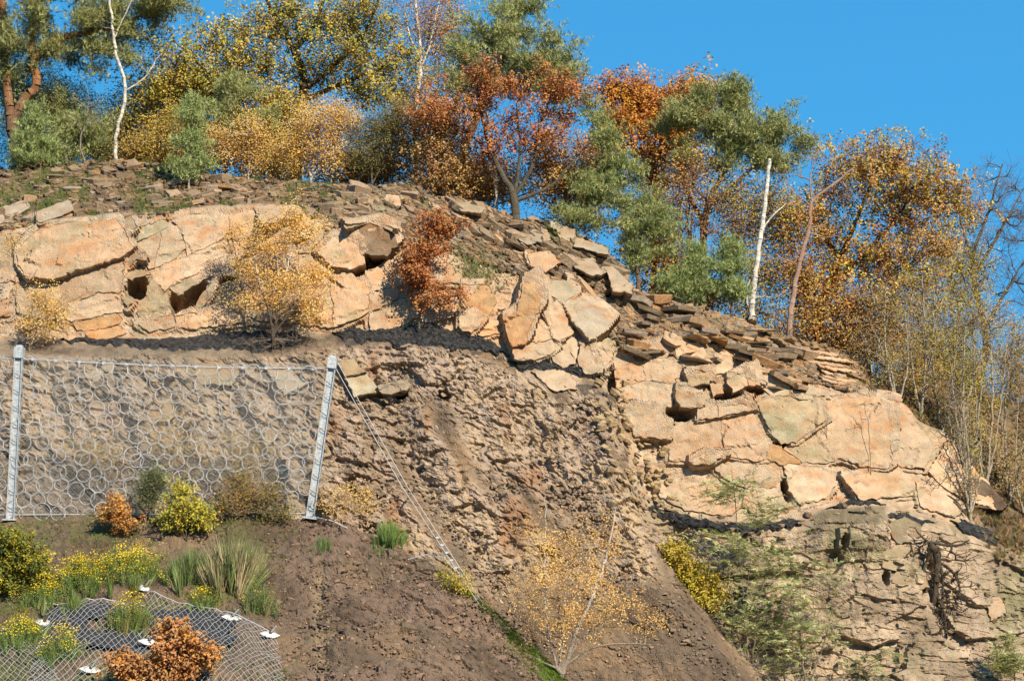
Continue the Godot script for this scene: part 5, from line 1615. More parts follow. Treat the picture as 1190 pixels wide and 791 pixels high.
	grow({name = "feathery_shrub", label = "tall green feathery shrub before the right coal seam", category = "shrub", group = "green feathery shrubs", far = 47.2, stems = [[[872, 800], [864, 690], [856, 600], [850, 545]], [[870, 798], [854, 720], [846, 640]], [[872, 798], [882, 700], [904, 620]], [[872, 798], [868, 700], [880, 590]]],
		r = 0.03, stem_r = 0.8, bark = Color(0.33, 0.27, 0.19), lobes = [[845, 570, 34, 22], [888, 592, 38, 16], [838, 640, 30, 20], [900, 660, 34, 24], [870, 720, 36, 26]], n = 64, leaf = "feather", per = 6, spread = 0.22, size = 1.15, cols = FRESH, twigs = 60, first_branch = 0.5})
	grow({name = "feathery_shrub", label = "broad green feathery shrub at the bottom, right of the tallest one", category = "shrub", group = "green feathery shrubs", far = 46.9, stems = [[[938, 806], [930, 740], [920, 680]], [[938, 804], [960, 740], [970, 690]], [[938, 804], [990, 780], [1030, 765]]],
		r = 0.03, stem_r = 0.8, bark = Color(0.33, 0.27, 0.19), lobes = [[925, 690, 40, 26], [940, 735, 46, 28], [900, 765, 36, 20], [1010, 772, 34, 14], [965, 665, 22, 14]], n = 70, leaf = "feather", per = 5, spread = 0.24, size = 1.05, cols = FRESH, twigs = 60})
	grow({name = "feathery_shrub", label = "low green shrub in the bottom right corner", category = "shrub", group = "green feathery shrubs", out = 0.5, stems = [[[1180, 800], [1178, 770], [1172, 745]]], r = 0.02, bark = GREY_BARK, lobes = [[1172, 762, 22, 16], [1160, 782, 14, 10]], n = 24, leaf = "feather", per = 10, spread = 0.14, cols = FRESH})
	grow({name = "hanging_root", label = "dark uprooted stump dangling its roots down the right rock wall", category = "root", wood = "root_wood", out = 0.7, stems = [[[1082, 628], [1088, 640], [1090, 664], [1084, 706], [1074, 742]], [[1082, 630], [1110, 634], [1128, 627]], [[1084, 634], [1070, 622], [1062, 612]], [[1086, 650], [1110, 668], [1118, 704]], [[1086, 640], [1074, 660], [1070, 700]], [[1088, 690], [1098, 716], [1102, 748]], [[1086, 640], [1096, 670], [1094, 720]]],
		r = 0.10, stem_r = 0.42, taper = 0.35, tip_r = 0.010, bark = Color(0.11, 0.085, 0.06), lobes = [[1086, 690, 14, 26], [1110, 680, 20, 34], [1074, 640, 14, 18], [1104, 640, 24, 8], [1098, 720, 14, 24], [1080, 725, 12, 20]], n = 90, twigs = 200, twig_len = 0.35, twist = 0.05, hug = 0.05})
	grow({name = "root_mat", label = "tangle of bare roots overhanging below the dead pine", category = "root", wood = "root_wood", out = 0.1, stems = [[[900, 384], [888, 384], [874, 390]], [[898, 384], [920, 392], [940, 402]], [[892, 384], [886, 396], [882, 408]]], r = 0.035, bark = Color(0.17, 0.13, 0.095), lobes = [[886, 392, 20, 10], [912, 394, 24, 7], [870, 384, 10, 8]], n = 90, twigs = 260, twig_len = 0.4, twist = 0.04, hug = 0.0})
	grow({name = "root_mat", label = "pale roots spilling over the ledge under the golden birch", category = "root", wood = "root_wood", out = 0.55, stems = [[[318, 394], [312, 402], [302, 412]], [[320, 394], [330, 400], [322, 414]], [[318, 394], [295, 398], [275, 400]], [[320, 394], [345, 396], [362, 392]]], r = 0.04, bark = Color(0.24, 0.19, 0.14), lobes = [[312, 402, 24, 9], [290, 398, 22, 6], [345, 396, 26, 6]], n = 50, twigs = 90, twig_len = 0.35, twist = 0.04, hug = 0.0})
	grow({name = "root_mat", label = "dark root plate on the ridge beside the dead sapling", category = "root", wood = "root_wood", out = 0.2, stems = [[[104, 190], [96, 194], [84, 202]], [[104, 190], [116, 192], [124, 200]]], r = 0.05, bark = Color(0.07, 0.055, 0.045), lobes = [[100, 194, 22, 6], [110, 200, 16, 5]], n = 50, twigs = 60, twig_len = 0.25, twist = 0.03, hug = 0.0})
	grow({name = "root_mat", label = "dark dead branches heaped on the ridge left of the red sapling", category = "root", wood = "root_wood", out = 0.3, stems = [[[396, 222], [420, 240], [442, 250]], [[400, 222], [396, 240], [404, 258]], [[398, 224], [440, 236], [470, 232]]], r = 0.04, bark = Color(0.10, 0.085, 0.07), lobes = [[410, 236, 30, 12], [450, 242, 30, 10], [390, 226, 14, 10]], n = 46, twigs = 60, twig_len = 0.35, twist = 0.03, hug = 0.0})
	grow({name = "root_mat", label = "thin roots hanging from the ridge right of the red oak", category = "root", wood = "root_wood", out = 0.4, stems = [[[606, 262], [604, 280], [600, 300]], [[610, 264], [628, 284], [640, 300]], [[606, 262], [580, 268], [560, 282]]], r = 0.03, bark = Color(0.16, 0.12, 0.09), lobes = [[608, 284, 24, 16], [640, 296, 20, 14], [570, 278, 20, 12]], n = 40, twigs = 70, twig_len = 0.35, twist = 0.03, hug = 0.0})


func trail_roots() -> void:
	var behind := [["sparse yellow sapling seen through the left half of the ring net", 112, 576, 100, 500], ["sparse yellow sapling seen through the middle of the ring net", 205, 572, 198, 490], ["sparse orange sapling seen through the right half of the ring net", 286, 570, 280, 506]]
	for a in behind:
		grow({name = "yellow_sapling", label = a[0], category = "sapling", group = "saplings behind the ring net", out = 0.3, stems = [[[a[1], a[2]], [a[1] - 4, (a[2] + a[4]) / 2.0], [a[3], a[4]]], [[a[1], a[2]], [a[1] + 16, a[2] - 40], [a[1] + 22, a[2] - 70]], [[a[1], a[2]], [a[1] - 20, a[2] - 30], [a[1] - 30, a[2] - 60]]], r = 0.014, stem_r = 0.9, bark = Color(0.34, 0.25, 0.17), lobes = [[a[3], a[4] + 14, 24, 22], [a[1] + 14, a[2] - 40, 30, 26], [a[1] - 20, a[2] - 40, 26, 24]], n = 44, leaf = "birch", per = 4, spread = 0.14, size = 0.9, cols = GOLD + [OLIVE[1]], twigs = 50})
	grow({name = "root_mat", label = "thin roots trailing along the mossy ledge of the right rock face", category = "root", wood = "root_wood", out = 0.25, stems = [[[1122, 590], [1096, 574], [1060, 556], [1020, 545], [980, 548]], [[1060, 556], [1040, 560], [1010, 572]], [[1096, 574], [1110, 580], [1124, 600]]], r = 0.028, stem_r = 0.7, taper = 0.4, bark = Color(0.16, 0.12, 0.08), lobes = [[1000, 552, 30, 8], [1070, 562, 34, 10], [1120, 588, 14, 10]], n = 40, twigs = 90, twig_len = 0.35, twist = 0.03, hug = 0.0})
	grow({name = "bare_whip", label = "pair of bare stems on the pale right face above the roots", category = "sapling", out = 0.15, stems = [[[1012, 546], [1010, 500], [1004, 466]], [[960, 556], [950, 510], [944, 486]], [[962, 556], [961, 510], [962, 480]]], r = 0.012, stem_r = 0.9, taper = 0.5, bark = Color(0.26, 0.2, 0.14), lobes = [[1006, 480, 8, 10], [952, 500, 8, 14]], n = 8, twigs = 20, tip_r = 0.004})


func plant_slope() -> void:
	grow({name = "green_shrub", label = "green and yellow leafy shrub at the left edge below the barrier", category = "shrub", on = "slope", stems = [[[18, 694], [16, 660], [14, 620]], [[18, 692], [36, 660], [44, 640]], [[18, 692], [2, 660], [-6, 640]]], r = 0.02, bark = GREY_BARK,
		lobes = [[14, 640, 30, 26], [38, 658, 20, 18], [4, 680, 24, 14]], n = 90, leaf = "oak", per = 11, spread = 0.12, size = 0.62, cols = [Color(0.14, 0.17, 0.03), Color(0.19, 0.20, 0.03), Color(0.45, 0.36, 0.03), Color(0.12, 0.15, 0.03)]})
	grow({name = "orange_shrub", label = "small orange leaved shrub before the left half of the net", category = "shrub", on = "slope", stems = [[[137, 626], [136, 606], [134, 584]], [[137, 624], [148, 604], [152, 592]]], r = 0.014, bark = GREY_BARK, lobes = [[136, 598, 17, 12], [130, 582, 14, 8], [144, 612, 14, 8]], n = 34, leaf = "oak", per = 8, spread = 0.10, size = 0.6, cols = [ORANGE[0], ORANGE[1], GOLD[1], BROWN[2]], thin = 0.15, twigs = 40})
	grow({name = "yellow_shrub", label = "bright yellow shrub in front of the ring net", category = "shrub", on = "slope", stems = [[[217, 628], [216, 600], [212, 570]], [[217, 626], [232, 600], [238, 585]], [[217, 626], [200, 600], [194, 585]]], r = 0.016, bark = GREY_BARK,
		lobes = [[214, 588, 24, 18], [232, 604, 16, 10], [200, 606, 14, 10], [212, 566, 14, 10]], n = 70, leaf = "oak", per = 10, spread = 0.10, size = 0.58, cols = [Color(0.50, 0.45, 0.06), Color(0.42, 0.41, 0.07), Color(0.54, 0.43, 0.05), Color(0.28, 0.31, 0.06)], thin = 0.12, twigs = 40})
	grow({name = "grey_shrub", label = "grey green wispy shrub left of the bright yellow one", category = "shrub", on = "slope", stems = [[[168, 612], [170, 590], [174, 552]]], r = 0.014, bark = Color(0.4, 0.33, 0.25), lobes = [[172, 572, 14, 16], [180, 556, 10, 10]], n = 36, leaf = "small", per = 16, spread = 0.08, size = 1.1, cols = [Color(0.17, 0.19, 0.09), Color(0.20, 0.22, 0.11)], twigs = 30})
	grow({name = "bramble_shrub", label = "straggling olive bramble at the foot of the net near the right post", category = "shrub", on = "slope", stems = [[[286, 608], [284, 580], [280, 550]], [[288, 606], [310, 580], [322, 560]], [[286, 606], [262, 590], [252, 570]], [[290, 608], [320, 600], [338, 596]]], r = 0.014, bark = Color(0.3, 0.22, 0.15),
		lobes = [[284, 570, 26, 22], [312, 580, 24, 16], [258, 588, 18, 14], [320, 600, 26, 7]], n = 80, leaf = "birch", per = 7, spread = 0.12, size = 0.8, cols = [Color(0.24, 0.20, 0.06), Color(0.30, 0.24, 0.08), Color(0.20, 0.19, 0.07), Color(0.36, 0.20, 0.06)], twigs = 120})
	grow({name = "red_oak_sapling", label = "coppery oak sapling at the bottom in front of the slope net", category = "tree", on = "slope", stems = [[[190, 806], [194, 770], [200, 735]], [[190, 804], [160, 780], [140, 768]], [[190, 804], [225, 775], [240, 755]]], r = 0.022, bark = GREY_BARK,
		lobes = [[194, 762, 34, 20], [210, 738, 24, 14], [150, 774, 26, 12], [236, 762, 22, 14], [190, 730, 14, 8], [180, 786, 44, 10]], n = 84, leaf = "oak", per = 10, spread = 0.11, size = 0.85, cols = [RUST[3], Color(0.40, 0.21, 0.09), Color(0.46, 0.27, 0.12), ORANGE[1], RUST[2]], thin = 0.2, twigs = 60})
	grow({name = "yellow_sapling", label = "sparse yellow stems right of the barrier's right post", category = "sapling", on = "slope", stems = [[[398, 612], [400, 585], [398, 560]], [[402, 612], [416, 590], [424, 565]], [[396, 612], [384, 590], [380, 568]], [[410, 616], [430, 600], [446, 580]]], r = 0.01, bark = Color(0.45, 0.30, 0.2), lobes = [[398, 574, 20, 14], [424, 582, 22, 16], [384, 590, 12, 12]], n = 34, leaf = "birch", per = 4, spread = 0.11, size = 0.8, cols = GOLD, twigs = 30})
	grow({name = "yellow_sapling", label = "small yellow plant on the crest beside the cable anchor", category = "sapling", on = "slope", stems = [[[540, 694], [540, 680], [538, 664]], [[530, 684], [524, 672], [520, 660]]], r = 0.008, bark = Color(0.4, 0.3, 0.2), lobes = [[538, 680, 12, 10], [524, 670, 14, 10]], n = 16, leaf = "birch", per = 5, spread = 0.08, size = 0.8, cols = YELLOW})
	# tufts: [name, label, category, u, v, half width px, height px, blades, colours, flowers]
	var broom := [Color(0.14, 0.19, 0.06), Color(0.18, 0.22, 0.08), Color(0.12, 0.17, 0.06)]
	var dry := [Color(0.40, 0.32, 0.18), Color(0.34, 0.28, 0.16), Color(0.24, 0.24, 0.10)]
	var herb := [Color(0.13, 0.20, 0.05), Color(0.17, 0.24, 0.06), Color(0.20, 0.24, 0.08)]
	var rows := [
		["broom_tuft", "green broom tuft below the bright yellow shrub", "broom", 218, 676, 26, 48, 70, broom, 0],
		["broom_tuft", "large broom with dry straw tops below the bramble", "broom", 270, 680, 32, 66, 90, [dry[0], dry[1], broom[1], broom[0], dry[2]], 0],
		["broom_tuft", "small bright green broom right of the barrier on the crest", "broom", 452, 632, 22, 34, 60, [Color(0.15, 0.24, 0.06), Color(0.18, 0.26, 0.07)], 0],
		["broom_tuft", "grey green broom tuft below the right post", "broom", 374, 642, 15, 26, 30, broom, 0],
		["broom_tuft", "broom tuft on the right rim of the slope above two plates", "broom", 298, 712, 22, 34, 40, [broom[0], dry[2], broom[1]], 12],
		["grass_tuft", "green grass tuft left of the topmost anchor plate", "grass", 86, 712, 17, 26, 44, herb, 0],
		["ragwort_plant", "yellow flowering clump in the middle of the slope", "flower", 150, 672, 46, 32, 90, herb, 260],
		["ragwort_plant", "yellow flowering clump right of the left edge shrub", "flower", 92, 682, 34, 34, 70, herb, 190],
		["ragwort_plant", "yellow flowering clump in front of the left edge shrub", "flower", 50, 700, 26, 28, 46, herb, 90],
		["ragwort_plant", "yellow flowering plant standing in a gap of the slope net", "flower", 150, 734, 24, 40, 50, [herb[0], broom[0], Color(0.22, 0.20, 0.07)], 90],
		["ragwort_plant", "yellow flowering plant left of the coppery oak sapling", "flower", 70, 766, 24, 34, 40, herb, 80],
		["ragwort_plant", "yellow flowering plant below the leftmost anchor plate", "flower", 22, 752, 24, 34, 44, herb, 100],
		["ragwort_plant", "small yellow flowering plant between broom and topmost plate", "flower", 236, 706, 16, 24, 26, herb, 40],
		["grass_tuft", "low green tuft under the dead crest stems", "grass", 436, 640, 16, 12, 18, herb, 0],
	]
	for a in rows:
		var base := on_mound(a[3], a[4])
		base.y += mound_relief(base) * 0.8
		var t := thing(a[0], base, a[1], a[2], {"broom_tuft": "broom tufts on the slope", "ragwort_plant": "yellow flowering plants on the slope", "grass_tuft": "grass tufts on the slope"}[a[0]])
		rng.seed = hash(a[1])
		var k_m := 0.0195
		var buf := Leaves.new()
		var fl := Leaves.new()
		for k in a[7]:
			var x: float = rng.randfn(0, 0.45) * a[5] * k_m
			var z: float = rng.randfn(0, 0.35) * a[5] * k_m
			var h: float = a[6] * k_m * rng.randf_range(0.55, 1.05) * exp(-pow(x / (a[5] * k_m), 2.0) * 0.7)
			var lean := Basis.from_euler(Vector3(z * 0.5 + rng.randfn(0, 0.12), 0, -x * 0.7 + rng.randfn(0, 0.14))) * Basis(Vector3.UP, rng.randf() * TAU)
			var cl: Array = a[8]
			buf.add(clump.grass, Transform3D(lean.scaled_local(Vector3(h * 0.8, h, h * 0.8)), Vector3(x, -0.6 * z - 0.03, z)), cl[rng.randi_range(0, cl.size() - 1)] * [0.8, 1.0, 1.2][rng.randi_range(0, 2)])
		if a[9]:
			for k in a[7] * 3:
				var x: float = rng.randfn(0, 0.5) * a[5] * k_m
				var z: float = rng.randfn(0, 0.35) * a[5] * k_m
				var h: float = a[6] * k_m * rng.randf_range(0.1, 0.8) * exp(-pow(x / (a[5] * k_m), 2.0) * 0.7)
				var cl: Array = a[8]
				buf.add(clump.small, Transform3D(Basis.from_euler(Vector3(rng.randf() * TAU, rng.randf() * TAU, 0)), Vector3(x, h - 0.6 * z, z)), cl[rng.randi_range(0, cl.size() - 1)])
		part("blades", buf.mesh(), M.grass, t)
		for k in a[9]:
			var x: float = rng.randfn(0, 0.5) * a[5] * k_m
			var z: float = rng.randfn(0, 0.35) * a[5] * k_m
			var h: float = a[6] * k_m * rng.randf_range(0.5, 1.0) * exp(-pow(x / (a[5] * k_m), 2.0) * 0.7)
			fl.add(clump.flower, Transform3D(Basis.from_euler(Vector3(rng.randfn(0.5, 0.4), rng.randf() * TAU, rng.randfn(0, 0.4))), Vector3(x, h - 0.6 * z, z)), Color(0.75, 0.58, 0.02))
		if a[9]: part("flowers", fl.mesh(), M.leaf, t)


func scatter_ground_cover() -> void:
	rng.seed = 77
	var g := PackedFloat32Array()
	for k in 5200:
		# on the stony slope above the cliff, in patches
		var u := rng.randf_range(-30, 480)
		var v := lerpf(line_at(ridge, u), line_at(cliff_top, u) + 2, rng.randf())
		var p := on_cliff(u, v)
		if n_patch.get_noise_2d(p.x * 3.0, p.z * 3.0 + p.y * 3.0) < -0.02: continue
		var h := rng.randf_range(0.06, 0.2)
		push(g, Basis.from_euler(Vector3(0, rng.randf() * TAU, 0)).scaled(Vector3(h * 1.6, h, h * 1.6)), p, Color(0.13, 0.17, 0.045) * rng.randf_range(0.7, 1.3))
	for k in 420:
		var u := rng.randfn(552, 16)
		var v := rng.randfn(314, 12)
		var h := rng.randf_range(0.06, 0.16)
		push(g, Basis.from_euler(Vector3(0.4, rng.randf() * TAU, 0)).scaled(Vector3(h * 1.4, h, h * 1.4)), on_cliff(u + (v - 310) * 0.4, v, 0.1), Color(0.24, 0.26, 0.10) * rng.randf_range(0.7, 1.2))
	var o := many("grass", clump.grass, M.grass, g, self)
	tag(o, "short green grass in patches on the stony slope above the cliff", "grass", "", "stuff")
	var g2 := PackedFloat32Array()
	for k in 3200:
		var u := rng.randf_range(-60, 345)
		var v := rng.randf_range(line_at(crest, u), 830)
		var p := on_mound(u, v)
		if n_patch.get_noise_2d(p.x * 1.6 + 60.0, p.z * 1.6) < 0.05: continue
		var h := rng.randf_range(0.04, 0.14)
		p += Vector3(0, mound_relief(p) * 0.8, mound_relief(p) * 0.6)
		push(g2, Basis.from_euler(Vector3(0, rng.randf() * TAU, 0)).scaled(Vector3(h * 1.6, h, h * 1.6)), p, [Color(0.15, 0.19, 0.05), Color(0.24, 0.22, 0.09), Color(0.12, 0.16, 0.04)][k % 3] * rng.randf_range(0.7, 1.3))
	for k in 2600:
		var u := rng.randf_range(1000, 1215)
		var v := lerpf(line_at(ridge, u) - 2.0, line_at(cliff_top, u) + 60.0, rng.randf())
		if v > line_at(cliff_top, u) and u < 1120.0: continue
		var h := rng.randf_range(0.08, 0.3)
		push(g2, Basis.from_euler(Vector3(rng.randfn(0, 0.3), rng.randf() * TAU, rng.randfn(0, 0.3))).scaled(Vector3(h * 1.5, h, h * 1.5)), on_cliff(u, v), [Color(0.26, 0.17, 0.08), Color(0.22, 0.19, 0.07), Color(0.34, 0.20, 0.08), Color(0.15, 0.14, 0.05)][k % 4] * rng.randf_range(0.7, 1.3))
	o = many("low_weeds", clump.grass, M.grass, g2, self)
	tag(o, "low weeds on the slope below the barrier and in the right thicket", "weeds", "", "stuff")
	var m := PackedFloat32Array()
	for k in 3600:
		var u := rng.randf_range(505, 668)
		var c := line_at(crest, u)
		var v := c + absf(rng.randfn(0, 1)) * (5.0 if u < 590 else 14.0)
		if u < 590 and rng.randf() < 0.75: continue
		var p := on_mound(u, v)
		p += Vector3(0, mound_relief(p) * 0.8, mound_relief(p) * 0.6)
		var s := rng.randf_range(0.4, 0.9)
		push(m, Basis.from_euler(Vector3(0.5, rng.randf() * TAU, 0)).scaled(Vector3(s, s * 0.6, s)), p, Color(0.11, 0.19, 0.012) * rng.randf_range(0.6, 1.3))
	o = many("moss", clump.small, M.grass, m, self)
	tag(o, "bright green moss along the crest near the lowest birch", "moss", "", "stuff")
	var lf := PackedFloat32Array()
	for k in 1500:
		var p := Vector3.ZERO
		if k < 500:
			var u := rng.randf_range(-40, 640)
			p = on_mound(u, rng.randf_range(line_at(crest, u), 825))
			p += Vector3(0, mound_relief(p) * 0.8 + 0.02, mound_relief(p) * 0.6)
		elif k < 1000:
			p = on_cliff(rng.randf_range(560, 800), rng.randf_range(600, 800), 0.06)
		else:
			var u := rng.randf_range(0, 1200)
			p = on_cliff(u, lerpf(line_at(ridge, u), line_at(cliff_top, u), rng.randf()), 0.06)
		var s := rng.randf_range(0.4, 0.9)
		push(lf, Basis.from_euler(Vector3(rng.randf() * TAU, rng.randf() * TAU, 0)).scaled(Vector3(s, s, s)), p, [GOLD[0], BROWN[0], ORANGE[0], GOLD[3]][k % 4])
	var one := Shape.new()
	leaf_quad(one, Vector3.ZERO, Basis(), 0.07, 0.05)
	o = many("fallen_leaves", one.mesh(), M.leaf, lf, self)
	tag(o, "fallen gold and brown leaves lying over the slopes", "leaves", "", "stuff")


# ------------------------------------------------------------------ rockfall barrier and slope nets
func torus(r: float, w: float) -> ArrayMesh:
	var s := Shape.new()
	var pts := []
	for k in 23: pts.append(Vector3(cos(TAU * k / 22), sin(TAU * k / 22), 0) * r)
	for k in 22: s.tube(pts[k], pts[k + 1], w, w, 4, Color.WHITE, Color.WHITE)
	return s.mesh()


func build_barrier() -> void:
	rng.seed = 9
	var base := on_mound(180, 600)
	var root := thing("rockfall_barrier", base, "steel ring net rockfall barrier between two galvanised posts on the slope", "barrier")
	var foot_l := pt(12, 604, 44.2) - base
	var foot_r := pt(360, 602, 44.2) - base
	var head_l := pt(22, 410, 43.9) - base
	var head_r := pt(386, 422, 43.9) - base
	var step := foot_r - foot_l
	var foot_0 := foot_l - step
	var head_0 := head_l - (head_r - head_l) + Vector3(0, 0.1, 0)
	var on_net := func(panel: int, s: float, t: float) -> Vector3:
		var a: Vector3 = foot_l if panel else foot_0
		var b: Vector3 = foot_r if panel else foot_l
		var c: Vector3 = head_l if panel else head_0
		var e: Vector3 = head_r if panel else head_l
		var p := a.lerp(b, s).lerp(c.lerp(e, s), t)
		var sag := 4.0 * s * (1.0 - s)
		p.y -= 0.06 * sag * t
		p.z -= 0.22 * sag * sin(PI * t) + 0.05 * n_mid.get_noise_2d(s * 9.0, t * 5.0)
		p.x += 0.05 * n_mid.get_noise_2d(s * 8.0 + 30.0, t * 5.0) * sin(PI * s)
		p.y += 0.05 * n_mid.get_noise_2d(s * 8.0 + 60.0, t * 5.0) * sin(PI * t)
		return p
	# posts: H-section with base plate and head box, laced to the net by a wire
	for k in 2:
		var f: Vector3 = [foot_l, foot_r][k]
		var h: Vector3 = [head_l, head_r][k]
		var ax := (h - f).normalized()
		var x := (Vector3.RIGHT - ax * ax.x).normalized()
		var z := x.cross(ax)
		var mid := (f + h) / 2.0
		var half := (h - f).length() / 2.0
		var s := Shape.new()
		s.box(mid + x * 0.085, x * 0.009, ax * half, z * 0.09, Color.WHITE)
		s.box(mid - x * 0.085, x * 0.009, ax * half, z * 0.09, Color.WHITE)
		s.box(mid + z * 0.03, x * 0.075, ax * half, z * 0.008, Color.WHITE)
		var post := part("post", s.mesh(), M.steel, root)
		var c := Shape.new()
		c.box(h, x * 0.105, ax * 0.13, z * 0.115, Color.WHITE)
		c.box(h + ax * 0.15, x * 0.07, ax * 0.03, z * 0.08, Color.WHITE)
		part("head_box", c.mesh(), M.steel, post)
		var p := Shape.new()
		p.box(f, x * 0.16, ax * 0.02, z * 0.16, Color.WHITE)
		part("base_plate", p.mesh(), M.steel, post)
		var l := Shape.new()
		var turns := 9
		var pts := []
		for q in turns * 8 + 1:
			var a := TAU * q / 8.0
			pts.append(f.lerp(h, 0.04 + 0.9 * q / (turns * 8.0)) + x * cos(a) * 0.115 + z * sin(a) * 0.11)
		l.path(pts, 0.008, 0.008, 4, Color.WHITE)
		part("lacing_wire", l.mesh(), M.dark_wire, post)
	# top and bottom cables
	for t in [0.965, 0.03]:
		for panel in 2:
			var pts := []
			for q in 17: pts.append(on_net.call(panel, q / 16.0, t) + Vector3(0, 0, 0.02))
			var s := Shape.new()
			s.path(pts, 0.013, 0.013, 5, Color.WHITE)
			part("edge_cable", s.mesh(), M.wire, root)
	for q in 13:
		var p: Vector3 = on_net.call(1, (q + 0.6) / 13.4, 0.965)
		var s := Shape.new()
		s.box(Vector3.ZERO, Vector3(0.03, 0, 0), Vector3(0, 0.035, 0), Vector3(0, 0, 0.025), Color.WHITE)
		part("shackle", s.mesh(), M.steel, root).position = p + Vector3(0, 0, 0.02)
	# rings, each its own
	var rings := [torus(0.175, 0.0088), torus(0.155, 0.0088), torus(0.195, 0.0088)]
	var rows_n := 12
	for panel in [1, 0]:
		var cols_n := 21
		for j in rows_n:
			for i in range(0 if panel else cols_n - 2, cols_n):
				var s := (i + 0.55 + (0.5 if j % 2 else 0.0) - 0.25) / cols_n + rng.randfn(0, 0.007)
				var t := (j + 0.5) / (rows_n + 0.3) + rng.randfn(0, 0.011)
				if s > 0.99 or s < 0.01: continue
				var o := part("ring", rings[rng.randi_range(0, 2)], M.wire, root)
				o.transform = Transform3D(Basis.from_euler(Vector3(rng.randfn(0, 0.16), rng.randfn(0, 0.18), rng.randf() * TAU)).scaled_local(Vector3(1, rng.randf_range(0.9, 1.05), 1)), on_net.call(panel, s, t) + Vector3(0, 0, 0.03 + rng.randfn(0, 0.012)))
	# fine secondary mesh behind the rings
	for panel in 2:
		var w := Shape.new()
		var width := 6.85
		var high := 3.75
		var k := -high
		while k < width:
			for dir in [1, -1]:
				var pts := []
				for q in 13:
					var y := high * q / 12.0
					var x := k + (y if dir > 0 else high - y)
					if x < 0 or x > width: continue
					if panel == 0 and x < width - 1.2: continue
					pts.append(on_net.call(panel, x / width, y / high) + Vector3(rng.randfn(0, 0.006), rng.randfn(0, 0.006), -0.01))
				if pts.size() > 1: w.path(pts, 0.0032, 0.0032, 3, Color.WHITE)
			k += 0.066
		part("wire_mesh", w.mesh(), M.thin_wire, root)
	# guy cables from the right post to the crest
	var anchor := on_mound(558, 704) - base
	var far := pt(562, 712, mound_depth(560, 704) + 0.2) - base
	var a1 := Shape.new(); a1.path([head_r + Vector3(0.1, -0.15, 0), head_r.lerp(anchor, 0.5) + Vector3(-0.05, -0.12, 0), anchor], 0.0085, 0.0085, 5, Color.WHITE)
	part("guy_cable", a1.mesh(), M.wire, root)
	var a2 := Shape.new(); a2.path([head_r + Vector3(0.12, 0.02, 0), head_r.lerp(far, 0.5) + Vector3(0.04, -0.06, 0), far + Vector3(0.12, 0, 0)], 0.0085, 0.0085, 5, Color.WHITE)
	part("guy_cable", a2.mesh(), M.wire, root)
	for k in 6:
		var p := head_r.lerp(anchor, 0.72 + 0.03 * k) + Vector3(0.02, -0.06, 0.01)
		var s := Shape.new()
		s.box(Vector3.ZERO, Vector3(0.035, -0.005, 0), Vector3(0.012, 0.022, 0), Vector3(0, 0, 0.02), Color.WHITE)
		part("cable_clamp", s.mesh(), M.steel, root).position = p
	var a3 := Shape.new(); a3.path([head_r + Vector3(0.08, -0.3, -0.05), pt(412, 500, 44.4) - base, pt(434, 584, 44.9) - base], 0.007, 0.007, 4, Color.WHITE)
	part("guy_cable", a3.mesh(), M.dark_wire, root)
	var a4 := Shape.new(); a4.path([foot_r + Vector3(0.1, 0.02, 0.05), pt(385, 605, 44.0) - base, pt(404, 614, 43.8) - base], 0.016, 0.016, 5, Color.WHITE)
	part("foot_cable", a4.mesh(), M.wire, root)
	var a5 := Shape.new(); a5.path([pt(474, 650, 43.2) - base, pt(500, 643, 43.1) - base, pt(516, 648, 43.0) - base, pt(530, 664, 42.9) - base], 0.012, 0.012, 5, Color.WHITE)
	part("loose_cable", a5.mesh(), M.wire, root)


